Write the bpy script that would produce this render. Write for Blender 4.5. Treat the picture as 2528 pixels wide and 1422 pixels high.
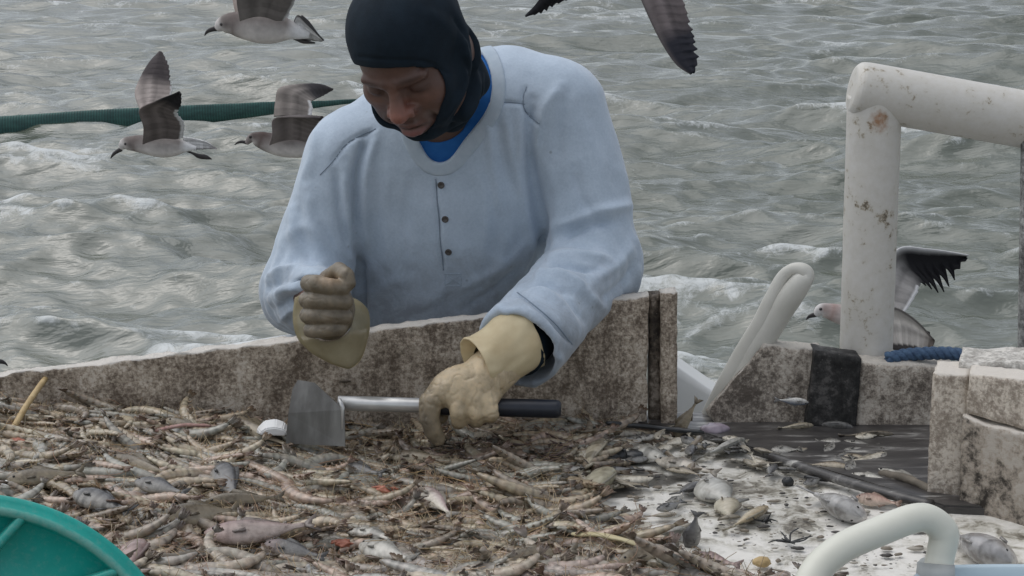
import bpy, bmesh, math, random
import numpy as np
from mathutils import Vector, Matrix
from mathutils.bvhtree import BVHTree
R = math.radians
scene = bpy.context.scene
C = scene.collection
for o in list(bpy.data.objects):
    bpy.data.objects.remove(o, do_unlink=True)

# ------------------------------------------------------------------ camera
FPX, CX, CY = 4110.0, 1264.0, 711.0          # focal length and centre in photo pixels
TH, ZC = R(12.9), 1.85                        # downward pitch, eye height above the deck
cam_d = bpy.data.cameras.new('camera')
cam_d.sensor_width = 36.0
cam_d.lens = FPX / 2528.0 * 36.0
cam_d.clip_start, cam_d.clip_end = 0.05, 3000.0
cam = bpy.data.objects.new('camera', cam_d)
C.objects.link(cam)
cam.location = (0, 0, ZC)
cam.rotation_euler = (R(90) - TH, 0, 0)
scene.camera = cam

# ------------------------------------------------------------------ sky, sun, exposure (overcast)
SUN_EL, SUN_AZ = R(66), R(-70)
w = bpy.data.worlds.new('World')
scene.world = w
w.use_nodes = True
nt = w.node_tree
nt.nodes.clear()
sky = nt.nodes.new('ShaderNodeTexSky')
sky.sky_type = 'NISHITA'
sky.sun_disc = False
sky.sun_elevation = SUN_EL
sky.sun_rotation = SUN_AZ
sky.air_density = 1.0
sky.dust_density = 2.0
sky.ozone_density = 1.0
hs = nt.nodes.new('ShaderNodeHueSaturation')
hs.inputs['Saturation'].default_value = 0.34
bg = nt.nodes.new('ShaderNodeBackground')
bg.inputs['Strength'].default_value = 0.135
wo = nt.nodes.new('ShaderNodeOutputWorld')
nt.links.new(sky.outputs[0], hs.inputs['Color'])
nt.links.new(hs.outputs[0], bg.inputs['Color'])
nt.links.new(bg.outputs[0], wo.inputs['Surface'])
sun_d = bpy.data.lights.new('sun', 'SUN')
sun_d.energy = 0.8
sun_d.angle = R(80)
sun_d.color = (1.0, 0.995, 0.985)
sun = bpy.data.objects.new('sun', sun_d)
C.objects.link(sun)
# direction towards the sun, matching the sky's rotation (clockwise from +Y)
sdir = Vector((math.sin(SUN_AZ) * math.cos(SUN_EL), math.cos(SUN_AZ) * math.cos(SUN_EL), math.sin(SUN_EL)))
sun.rotation_euler = sdir.to_track_quat('Z', 'Y').to_euler()
sun.location = sdir * 30
scene.view_settings.view_transform = 'Standard'
scene.view_settings.look = 'None'
scene.view_settings.exposure = 0.28
scene.view_settings.gamma = 1.0
scene.view_settings.use_curve_mapping = False
scene.render.engine = 'CYCLES'
scene.cycles.max_bounces = 6
scene.cycles.use_denoising = True

# ------------------------------------------------------------------ measuring helpers
_fw = np.array([0, math.cos(TH), -math.sin(TH)])
_up = np.array([0, math.sin(TH), math.cos(TH)])
_rt = np.array([1.0, 0, 0])
CAM = np.array([0, 0, ZC])


def ray(px, py):
    return _fw + _rt * (px - CX) / FPX - _up * (py - CY) / FPX


def P(px, py, Y):
    """point seen at a photo position, at ground distance Y"""
    v = ray(px, py)
    return CAM + v * (Y / v[1])


def PZ(px, py, z):
    v = ray(px, py)
    return CAM + v * ((z - ZC) / v[2])


def proj(p):
    d = np.asarray(p) - CAM
    t = d @ _fw
    return CX + FPX * (d @ _rt) / t, CY - FPX * (d @ _up) / t


def nrm(v):
    v = np.asarray(v, float)
    return v / max(1e-12, np.linalg.norm(v))


def _hash(ix, iy, iz, seed):
    h = (ix * 374761393 + iy * 668265263 + iz * 2147483647 + seed * 1274126177) & 0xffffffff
    h = ((h ^ (h >> 13)) * 1274126177) & 0xffffffff
    h = (h ^ (h >> 16)) & 0xffff
    return h.astype(np.float32) / 65535.0


def vnoise(p, seed=0):
    """value noise, -1..1"""
    p = np.asarray(p, np.float64)
    i = np.floor(p).astype(np.int64)
    f = p - i
    f = f * f * (3 - 2 * f)
    out = 0
    for dx in (0, 1):
        for dy in (0, 1):
            for dz in (0, 1):
                wgt = (f[..., 0] if dx else 1 - f[..., 0]) * (f[..., 1] if dy else 1 - f[..., 1]) * (f[..., 2] if dz else 1 - f[..., 2])
                out = out + wgt * _hash(i[..., 0] + dx, i[..., 1] + dy, i[..., 2] + dz, seed)
    return out * 2 - 1


def fbm(p, octv=4, seed=0):
    p = np.asarray(p, float)
    a, s, out = 1.0, 0.0, 0
    for k in range(octv):
        out = out + a * vnoise(p * (2 ** k), seed + k * 17)
        s += a
        a *= 0.5
    return out / s


# ------------------------------------------------------------------ object helpers
def tag(o, label=None, cat=None, group=None, kind=None):
    if label: o['label'] = label
    if cat: o['category'] = cat
    if group: o['group'] = group
    if kind: o['kind'] = kind
    return o


def empty(name, loc, label, cat, group=None):
    o = bpy.data.objects.new(name, None)
    o.empty_display_size = 0.05
    C.objects.link(o)
    o.location = tuple(loc)
    return tag(o, label, cat, group)


def make_mesh(name, verts, faces, smooth=True, cols=None, attrs=None):
    me = bpy.data.meshes.new(name)
    verts = np.asarray(verts, np.float32)
    if isinstance(faces, np.ndarray) and faces.ndim == 2:
        n, k = faces.shape
        me.vertices.add(len(verts))
        me.vertices.foreach_set('co', verts.ravel())
        me.loops.add(n * k)
        me.loops.foreach_set('vertex_index', faces.astype(np.int32).ravel())
        me.polygons.add(n)
        me.polygons.foreach_set('loop_start', np.arange(0, n * k, k, dtype=np.int32))
        me.polygons.foreach_set('loop_total', np.full(n, k, np.int32))
        me.update(calc_edges=True)
        me.validate()
    else:
        me.from_pydata([tuple(map(float, v)) for v in verts], [], [tuple(map(int, f)) for f in faces])
    me.polygons.foreach_set('use_smooth', np.full(len(me.polygons), smooth, bool))
    if cols is not None:
        a = me.color_attributes.new('col', 'FLOAT_COLOR', 'POINT')
        cc = np.ones((len(verts), 4), np.float32)
        cc[:, :3] = cols
        a.data.foreach_set('color', cc.ravel())
    for k, v in (attrs or {}).items():
        a = me.attributes.new(k, 'FLOAT', 'POINT')
        a.data.foreach_set('value', np.asarray(v, np.float32))
    me.update()
    return me


def obj(name, me, mat, parent=None):
    o = bpy.data.objects.new(name, me)
    C.objects.link(o)
    if mat is not None:
        me.materials.clear()
        me.materials.append(mat)
    if parent is not None:
        o.parent = parent
        o.matrix_parent_inverse = Matrix.Translation(-Vector(parent.location)) if parent.type == 'EMPTY' else Matrix()
    return o


class MB:
    """collects shapes, links them as ONE mesh"""
    def __init__(s):
        s.v, s.f, s.c, s.n = [], [], [], 0

    def add(s, v, f, col=None):
        v = np.asarray(v, float)
        s.v.append(v)
        s.f += [tuple(int(i) + s.n for i in q) for q in f]
        s.c.append(np.ones((len(v), 3)) * (np.array([1, 1, 1]) if col is None else np.asarray(col)))
        s.n += len(v)

    def mesh(s, name, smooth=True):
        return make_mesh(name, np.concatenate(s.v), s.f, smooth, np.concatenate(s.c))


def frames(pts):
    """rotation-minimising frames along a polyline"""
    pts = np.asarray(pts, float)
    n = len(pts)
    t = np.zeros_like(pts)
    t[1:-1] = pts[2:] - pts[:-2]
    t[0] = pts[1] - pts[0]
    t[-1] = pts[-1] - pts[-2]
    t /= np.maximum(np.linalg.norm(t, axis=1)[:, None], 1e-9)
    a = np.array([0, 0, 1.0]) if abs(t[0][2]) < 0.9 else np.array([0, 1.0, 0])
    u = nrm(np.cross(t[0], a))
    us = [u]
    for i in range(1, n):
        u = us[-1] - t[i] * (us[-1] @ t[i])
        us.append(nrm(u))
    us = np.array(us)
    return t, us, np.cross(t, us)


def tube(pts, rad, nseg=10, sx=1.0, sy=1.0, caps=True, side=None):
    """round or flattened tube; rad scalar or one value per point"""
    pts = np.asarray(pts, float)
    rad = np.ones(len(pts)) * rad
    t, u, v = frames(pts)
    if side is not None:                     # keep the sx axis near this direction
        sd = np.asarray(side, float)
        u = sd[None, :] - t * (t @ sd)[:, None]
        u /= np.maximum(np.linalg.norm(u, axis=1)[:, None], 1e-9)
        v = np.cross(t, u)
    ang = np.linspace(0, 2 * np.pi, nseg, endpoint=False)
    ring = (pts[:, None, :] + rad[:, None, None] * (u[:, None, :] * np.cos(ang)[None, :, None] * sx + v[:, None, :] * np.sin(ang)[None, :, None] * sy))
    V = ring.reshape(-1, 3)
    F = []
    n = len(pts)
    for i in range(n - 1):
        for j in range(nseg):
            k = (j + 1) % nseg
            F.append((i * nseg + j, i * nseg + k, (i + 1) * nseg + k, (i + 1) * nseg + j))
    if caps:
        F.append(tuple(range(nseg))[::-1])
        F.append(tuple((n - 1) * nseg + j for j in range(nseg)))
    return V, F


def catmull(pts, n=8):
    pts = np.asarray(pts, float)
    p = np.vstack([2 * pts[0] - pts[1], pts, 2 * pts[-1] - pts[-2]])
    out = []
    for i in range(1, len(p) - 2):
        for t in np.linspace(0, 1, n, endpoint=False):
            a = 2 * p[i]
            b = p[i + 1] - p[i - 1]
            c = 2 * p[i - 1] - 5 * p[i] + 4 * p[i + 1] - p[i + 2]
            d = -p[i - 1] + 3 * p[i] - 3 * p[i + 1] + p[i + 2]
            out.append(0.5 * (a + b * t + c * t * t + d * t ** 3))
    out.append(p[-2])
    return np.array(out)


# ------------------------------------------------------------------ signed-distance modelling
def ell(p, c, r, M=None):
    q = p - np.asarray(c, np.float32)
    if M is not None:
        q = q @ np.asarray(M, np.float32)      # columns of M are the local axes
    r = np.asarray(r, np.float32)
    k0 = np.sqrt(((q / r) ** 2).sum(-1))
    k1 = np.sqrt(((q / (r * r)) ** 2).sum(-1))
    return k0 * (k0 - 1) / np.maximum(k1, 1e-6)


def cap(p, a, b, ra, rb=None):
    rb = ra if rb is None else rb
    a = np.asarray(a, np.float32)
    b = np.asarray(b, np.float32)
    ab = b - a
    h = np.clip(((p - a) @ ab) / max(float(ab @ ab), 1e-9), 0, 1)
    return np.sqrt(((p - a - h[..., None] * ab) ** 2).sum(-1)) - (ra + (rb - ra) * h)


def chain(p, pts, rs, k=0.01):
    d = None
    for i in range(len(pts) - 1):
        e = cap(p, pts[i], pts[i + 1], rs[i], rs[i + 1])
        d = e if d is None else np.minimum(d, e)
    return d


def smin(a, b, k):
    h = np.maximum(k - np.abs(a - b), 0) / k
    return np.minimum(a, b) - h * h * k * 0.25


def smax(a, b, k):
    return -smin(-a, -b, k)


def surface(fn, lo, hi, res):
    """surface nets over fn(points)->distance"""
    lo = np.asarray(lo, np.float32)
    hi = np.asarray(hi, np.float32)
    n = np.ceil((hi - lo) / res).astype(int) + 1
    xs = [lo[i] + np.arange(n[i], dtype=np.float32) * res for i in range(3)]
    D = np.empty(tuple(n), np.float32)
    for s in range(0, n[0], 16):              # in slabs, to keep memory low
        g = np.stack(np.meshgrid(xs[0][s:s + 16], xs[1], xs[2], indexing='ij'), -1)
        D[s:s + 16] = fn(g)
    S = D < 0
    m = [n[i] - 1 for i in range(3)]
    cnt = np.zeros(m, np.float32)
    acc = np.zeros(m + [3], np.float32)
    corners = [(a, b, c) for a in (0, 1) for b in (0, 1) for c in (0, 1)]

    def sub(A, o):
        return A[o[0]:o[0] + m[0], o[1]:o[1] + m[1], o[2]:o[2] + m[2]]
    for a in corners:
        for ax in range(3):
            if a[ax]: continue
            b = list(a); b[ax] = 1; b = tuple(b)
            da, db = sub(D, a), sub(D, b)
            x = sub(S, a) != sub(S, b)
            if not x.any(): continue
            t = np.where(x, da / np.where(x, da - db, 1), 0)
            cnt += x
            for q in range(3):
                acc[..., q] += x * (a[q] + (t if q == ax else 0))
    act = cnt > 0
    idx = np.full(m, -1, np.int64)
    idx[act] = np.arange(act.sum())
    cell = np.argwhere(act)
    V = lo + (cell + acc[act] / cnt[act][:, None]) * res
    F = []
    for ax in range(3):
        o1, o2 = [(1, 2), (2, 0), (0, 1)][ax]
        sl_a = [slice(0, n[i]) for i in range(3)]
        sl_a[ax] = slice(0, n[ax] - 1)
        sl_b = [slice(0, n[i]) for i in range(3)]
        sl_b[ax] = slice(1, n[ax])
        A, B = S[tuple(sl_a)], S[tuple(sl_b)]
        e = np.argwhere(A != B)
        e = e[(e[:, o1] > 0) & (e[:, o2] > 0) & (e[:, o1] < m[o1]) & (e[:, o2] < m[o2])]
        if not len(e): continue
        ins = A[tuple(e.T)]
        q = []
        for d1, d2 in ((-1, -1), (0, -1), (0, 0), (-1, 0)):
            c = e.copy()
            c[:, o1] += d1
            c[:, o2] += d2
            q.append(idx[tuple(c.T)])
        q = np.stack(q, 1)
        q[~ins] = q[~ins][:, ::-1]
        F.append(q)
    return V.astype(np.float64), np.concatenate(F)


def vnormals(V, F):
    a = V[F[:, 2]] - V[F[:, 0]]
    b = V[F[:, 3]] - V[F[:, 1]]
    fn = np.cross(a, b)
    N = np.zeros_like(V)
    for k in range(4):
        for q in range(3):
            N[:, q] += np.bincount(F[:, k], fn[:, q], len(V))
    return N / np.maximum(np.linalg.norm(N, axis=1)[:, None], 1e-12)


def relax(V, F, it=1):
    for _ in range(it):
        S = np.zeros_like(V)
        c = np.zeros(len(V))
        for a, b in ((0, 1), (1, 2), (2, 3), (3, 0)):
            for s, t in ((a, b), (b, a)):
                c += np.bincount(F[:, s], minlength=len(V))
                for q in range(3):
                    S[:, q] += np.bincount(F[:, s], V[F[:, t], q], len(V))
        V = V * 0.4 + 0.6 * S / np.maximum(c, 1)[:, None]
    return V


# ------------------------------------------------------------------ materials
def new_mat(name):
    m = bpy.data.materials.new(name)
    m.use_nodes = True
    t = m.node_tree
    b = t.nodes['Principled BSDF']
    return m, t, b


def nd(t, kind, **kw):
    n = t.nodes.new(kind)
    for k, v in kw.items():
        if k in n.inputs: n.inputs[k].default_value = v
        else: setattr(n, k, v)
    return n


def ramp(t, fac, stops):
    r = t.nodes.new('ShaderNodeValToRGB')
    e = r.color_ramp.elements
    while len(e) < len(stops): e.new(0.5)
    for i, (p, c) in enumerate(stops):
        e[i].position = p
        e[i].color = (c[0], c[1], c[2], 1) if hasattr(c, '__len__') else (c, c, c, 1)
    t.links.new(fac, r.inputs[0])
    return r.outputs[0]


def mix(t, fac, a, b, mode='MIX'):
    m = t.nodes.new('ShaderNodeMix')
    m.data_type = 'RGBA'
    m.blend_type = mode
    for s, v in ((0, fac), (6, a), (7, b)):
        if hasattr(v, 'is_linked'): t.links.new(v, m.inputs[s])
        elif s == 0: m.inputs[0].default_value = v
        else: m.inputs[s].default_value = (v[0], v[1], v[2], 1)
    return m.outputs[2]


def noise(t, scale, detail=5, rough=0.55, co=None, dist=0.0, stretch=None):
    if co is None:
        co = nd(t, 'ShaderNodeTexCoord').outputs['Object']
    if stretch:
        mp = nd(t, 'ShaderNodeMapping')
        mp.inputs['Scale'].default_value = stretch
        t.links.new(co, mp.inputs[0])
        co = mp.outputs[0]
    n = nd(t, 'ShaderNodeTexNoise', Scale=scale, Detail=detail, Roughness=rough, Distortion=dist)
    t.links.new(co, n.inputs['Vector'])
    return n.outputs['Fac']


def bump(t, b, h, strength=0.5, dist=0.002, prev=None):
    n = nd(t, 'ShaderNodeBump', Strength=strength, Distance=dist)
    t.links.new(h, n.inputs['Height'])
    if prev is not None: t.links.new(prev, n.inputs['Normal'])
    t.links.new(n.outputs[0], b.inputs['Normal'])
    return n.outputs[0]


def simple(name, stops, scale=30, detail=6, rough=0.6, bs=0.4, bd=0.001, bscale=None, attr=False, spec=0.5, objr=0.0, stretch=None, metal=0, trans=0, rr=0.0):
    """mottled procedural surface; attr multiplies the mesh's own colour attribute"""
    m, t, b = new_mat(name)
    f = noise(t, scale, detail, stretch=stretch)
    c = ramp(t, f, stops)
    if attr:
        a = nd(t, 'ShaderNodeAttribute', attribute_name='col')
        c = mix(t, 1.0, c, a.outputs['Color'], 'MULTIPLY')
    if objr:
        oi = nd(t, 'ShaderNodeObjectInfo')
        rm = ramp(t, oi.outputs['Random'], [(0, (1 - objr, 1 - objr, 1 - objr * 1.1)), (0.45, (1, .97, .95)), (.7, (1 + objr * .6, 1, 1 - objr * .2)), (1, (1 + objr, 1 + objr, 1 + objr))])
        c = mix(t, 1.0, c, rm, 'MULTIPLY')
    t.links.new(c, b.inputs['Base Color'])
    b.inputs['Roughness'].default_value = rough
    if rr:
        r2 = noise(t, scale * 1.7, 4)
        rv = ramp(t, r2, [(0.3, max(0.02, rough - rr)), (0.7, min(1, rough + rr))])
        t.links.new(rv, b.inputs['Roughness'])
    b.inputs['Specular IOR Level'].default_value = spec
    b.inputs['Metallic'].default_value = metal
    h = noise(t, bscale or scale * 2, 6, stretch=stretch)
    if bs: bump(t, b, h, bs, bd)
    return m

# ================================================================== SETTING
TABLE = 0.90        # height of the sorting table's top
WATER = -1.2


def build_water():
    rng = np.random.RandomState(7)
    # rings that widen with distance, so near waves get small faces
    ys = [5.0]
    while ys[-1] < 620: ys.append(ys[-1] * (1.0036 if ys[-1] < 70 else 1.012) + 0.010)
    ys = np.array(ys)
    nx = 860
    u = np.linspace(-1, 1, nx)
    Y, U = np.meshgrid(ys, u, indexing='ij')
    X = U * (0.5 + 0.5 * U ** 2) * (Y * 0.95 + 6.0)
    X0, Y0 = X.copy(), Y.copy()
    Z = np.zeros_like(X)
    JX = np.zeros_like(X)
    wind = R(268)                         # waves run towards the boat, crests lie across the view
    step = np.maximum(np.gradient(ys)[:, None], np.gradient(X, axis=1))
    for i in range(150):
        L = 0.25 * (4.5 / 0.25) ** (rng.rand() ** 1.15) if i > 6 else [4.6, 3.7, 5.6, 2.9, 2.3, 3.2, 1.9][i]
        k = 2 * np.pi / L
        spread = 0.25 if i < 7 else 0.42
        th = wind + rng.randn() * spread
        dx, dy = math.cos(th), math.sin(th)
        a = 0.0066 * L ** 0.85 * (0.5 + rng.rand()) * (1.8 if i < 7 else 1.0)
        ph = rng.rand() * 6.28
        fade = np.clip((L / (step * 2.2)) - 1, 0, 1)
        g = np.clip(1 + 0.6 * np.sin(X0 * 0.41 + Y0 * 0.23 + i * 2.1), 0.3, 1.7)
        arg = k * (dx * X0 + dy * Y0) + ph
        c, s = np.cos(arg), np.sin(arg)
        A = a * fade * g
        Z += A * c
        X -= 0.6 * A * dx * s
        Y -= 0.6 * A * dy * s
        JX += A * k * c
    pts = np.stack([X, Y, Z + WATER], -1)
    n1 = fbm(np.stack([X0 * 0.55, Y0 * 0.35, X0 * 0], -1), 4, 3)
    n2 = fbm(np.stack([X0 * 2.6, Y0 * 1.5, X0 * 0], -1), 4, 9)
    foam = np.clip((JX - 0.45) * .75 + n1 * 1.1 + n2 * 0.7 - .02, 0, 1)
    # churned water behind the boat (right of the man) and along the net on the left
    nr, nc = X.shape
    iv = np.arange(nr * nc).reshape(nr, nc)
    F = np.stack([iv[:-1, :-1], iv[:-1, 1:], iv[1:, 1:], iv[1:, :-1]], -1).reshape(-1, 4)
    me = make_mesh('water', pts.reshape(-1, 3), F, True, attrs={'foam': foam.ravel()})
    m, t, b = new_mat('water')
    co = nd(t, 'ShaderNodeTexCoord').outputs['Object']
    att = nd(t, 'ShaderNodeAttribute', attribute_name='foam')
    fn = noise(t, 9, 9, 0.78, co, 1.0, (.8, 0.6, 1))
    mu = nd(t, 'ShaderNodeMath', operation='MULTIPLY_ADD')
    t.links.new(att.outputs['Fac'], mu.inputs[0])
    mu.inputs[1].default_value = 0.36
    t.links.new(fn, mu.inputs[2])
    fm = ramp(t, mu.outputs[0], [(0.60, 0.0), (0.70, 0.25), (0.86, 0.8)])
    mud = noise(t, 0.35, 4, 0.5, co)
    base = ramp(t, mud, [(0.3, (0.098, 0.112, 0.085)), (0.7, (0.145, 0.158, 0.132))])
    col = mix(t, fm, base, (0.62, 0.65, 0.65))
    t.links.new(col, b.inputs['Base Color'])
    rg = ramp(t, fm, [(0, 0.11), (1, 0.65)])
    t.links.new(rg, b.inputs['Roughness'])
    b.inputs['IOR'].default_value = 1.48
    b.inputs['Specular IOR Level'].default_value = 1.0
    h1 = noise(t, 3.0, 4, 0.52, co, 0.3, (0.45, 1.6, 1))
    n1_ = bump(t, b, h1, 0.7, 0.085)
    h2 = noise(t, 15, 6, 0.6, co, 0.3, (0.8, 1.3, 1))
    bump(t, b, h2, 0.22, 0.008, n1_)
    tag(obj('water', me, m), kind='structure')
    # sea floor far down so nothing is open below
    mb = MB()
    mb.add([(-400, -200, WATER - 3), (400, -200, WATER - 3), (400, 640, WATER - 3), (-400, 640, WATER - 3)], [(0, 1, 2, 3)])
    tag(obj('seabed', mb.mesh('seabed', False), simple('mud', [(0, (.08, .07, .05)), (1, (.11, .1, .07))], 2)), kind='structure')


def build_deck():
    V, F = box_vf((-2.6, 1.0, -0.12), (2.6, 4.3, 0.0), 2)
    tag(obj('deck', make_mesh('deck', V, F, False), simple('deck_paint', [(.3, (.25, .26, .26)), (.7, (.4, .41, .4))], 9, rough=.5, rr=.2)), kind='structure')
    V, F = box_vf((-2.6, 1.0, -1.7), (2.6, 4.3, -0.124), 2)
    tag(obj('hull', make_mesh('hull', V, F, False), simple('hull_paint', [(.3, (.45, .46, .45)), (.7, (.6, .6, .58))], 5, rough=.4)), kind='structure')


def grid_box(n3, fmap):
    """closed box surface of n cells per side, each point mapped by fmap(u,v,w)"""
    na, nb, nc = n3
    key = {}
    V, F = [], []

    def vid(i, j, k):
        q = (i, j, k)
        if q not in key:
            key[q] = len(V)
            V.append((i / na, j / nb, k / nc))
        return key[q]
    for i in range(na):
        for j in range(nb):
            F.append((vid(i, j, 0), vid(i, j + 1, 0), vid(i + 1, j + 1, 0), vid(i + 1, j, 0)))
            F.append((vid(i, j, nc), vid(i + 1, j, nc), vid(i + 1, j + 1, nc), vid(i, j + 1, nc)))
    for i in range(na):
        for k in range(nc):
            F.append((vid(i, 0, k), vid(i + 1, 0, k), vid(i + 1, 0, k + 1), vid(i, 0, k + 1)))
            F.append((vid(i, nb, k), vid(i, nb, k + 1), vid(i + 1, nb, k + 1), vid(i + 1, nb, k)))
    for j in range(nb):
        for k in range(nc):
            F.append((vid(0, j, k), vid(0, j, k + 1), vid(0, j + 1, k + 1), vid(0, j + 1, k)))
            F.append((vid(na, j, k), vid(na, j + 1, k), vid(na, j + 1, k + 1), vid(na, j, k + 1)))
    return fmap(np.array(V, float)), np.array(F)


def box_vf(lo, hi, n=1):
    lo, hi = np.array(lo, float), np.array(hi, float)
    return grid_box((n, n, n), lambda q: lo + q * (hi - lo))


def slab(name, c4, thick, mat, parent=None, rough=0.004, cell=0.012, seed=0, top_chip=0.0, back=(0, 1, 0), bev=0.002):
    """crusty board: c4 = front corners (bottom-left, bottom-right, top-right, top-left), thickness along back"""
    bl, br, tr, tl = [np.asarray(q, float) for q in c4]
    bk = nrm(back) * thick
    W = max(np.linalg.norm(br - bl), np.linalg.norm(tr - tl))
    H = max(np.linalg.norm(tl - bl), np.linalg.norm(tr - br))
    na, nb, nc = max(2, int(W / cell)), max(2, int(thick / cell) + 1), max(2, int(H / cell))

    def fm(q):
        u, v, w_ = q[:, :1], q[:, 1:2], q[:, 2:3]
        p = (bl * (1 - u) + br * u) * (1 - w_) + (tl * (1 - u) + tr * u) * w_ + bk * v
        ctr = p.mean(0)
        # round the edges a little
        e = (np.abs(u - .5) > .499).astype(float) + (np.abs(v - .5) > .499) + (np.abs(w_ - .5) > .499)
        mid = (bl + br + tr + tl) / 4 + bk / 2
        dirn = mid - p
        dirn /= np.maximum(np.linalg.norm(dirn, axis=1)[:, None], 1e-9)
        p = p + np.where(e > 1.5, bev * 0.7, 0) * (bk / thick * (0.5 - v) * 2 + np.array([0, 0, 1]) * (0.5 - w_) * 2 * (np.abs(w_ - .5) > .499) * 1.0)
        n = np.stack([fbm(p * 60 + s * 50, 4, seed + s) for s in range(3)], 1)
        p = p + n * rough * .75
        if top_chip:
            ch = fbm(np.stack([p[:, 0] * 25, p[:, 1] * 25, p[:, 0] * 0], 1), 4, seed + 5)
            p[:, 2] += np.where(w_[:, 0] > .999, ch * top_chip, 0)
        return p
    V, F = grid_box((na, nb, nc), fm)
    me = make_mesh(name, V, F, True)
    o = obj(name, me, mat, parent)
    return o


def crust(name, dark, mid, light, s=70, lean=0.5, bd=0.003, topz=None):
    """worn painted wood with dried growth, dirt running down it and chipped spots"""
    m, t, b = new_mat(name)
    co = nd(t, 'ShaderNodeTexCoord').outputs['Object']
    n1 = noise(t, s, 9, 0.72, co, 0.1)
    n2 = noise(t, s * 0.10, 4, 0.6, co)
    st = noise(t, s * .45, 6, 0.65, co, 0.2, (1, 1, .28))
    def madd(x, k, y):
        a = nd(t, 'ShaderNodeMath', operation='MULTIPLY_ADD')
        t.links.new(x, a.inputs[0]); a.inputs[1].default_value = k
        if hasattr(y, 'is_linked'): t.links.new(y, a.inputs[2])
        else: a.inputs[2].default_value = y
        return a.outputs[0]
    f = madd(n1, .82, madd(st, .30, madd(n2, lean, -.060 - lean * .5)))
    midl = tuple(x * 1.3 for x in mid)
    c = ramp(t, f, [(0.38, dark), (0.455, tuple(a * .5 + b_ * .5 for a, b_ in zip(dark, mid))), (0.50, mid), (0.545, midl), (0.62, light)])
    vo = nd(t, 'ShaderNodeTexVoronoi', Scale=s * 1.9); t.links.new(co, vo.inputs['Vector'])
    fl = madd(n1, 1.0, vo.outputs['Distance'])
    c = mix(t, ramp(t, fl, [(.48, .8), (.60, 0)]), c, light)
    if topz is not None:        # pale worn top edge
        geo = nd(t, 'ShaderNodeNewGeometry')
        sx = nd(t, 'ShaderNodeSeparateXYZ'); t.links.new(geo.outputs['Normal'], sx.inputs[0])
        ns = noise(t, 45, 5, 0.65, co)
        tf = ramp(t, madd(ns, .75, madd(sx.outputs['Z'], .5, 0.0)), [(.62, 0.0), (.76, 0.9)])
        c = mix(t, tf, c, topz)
    t.links.new(c, b.inputs['Base Color'])
    b.inputs['Roughness'].default_value = 0.72
    b.inputs['Specular IOR Level'].default_value = 0.35
    pr = bump(t, b, n1, 0.8, bd)
    bump(t, b, vo.outputs['Distance'], 0.4, bd * 0.4, pr)
    return m


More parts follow.
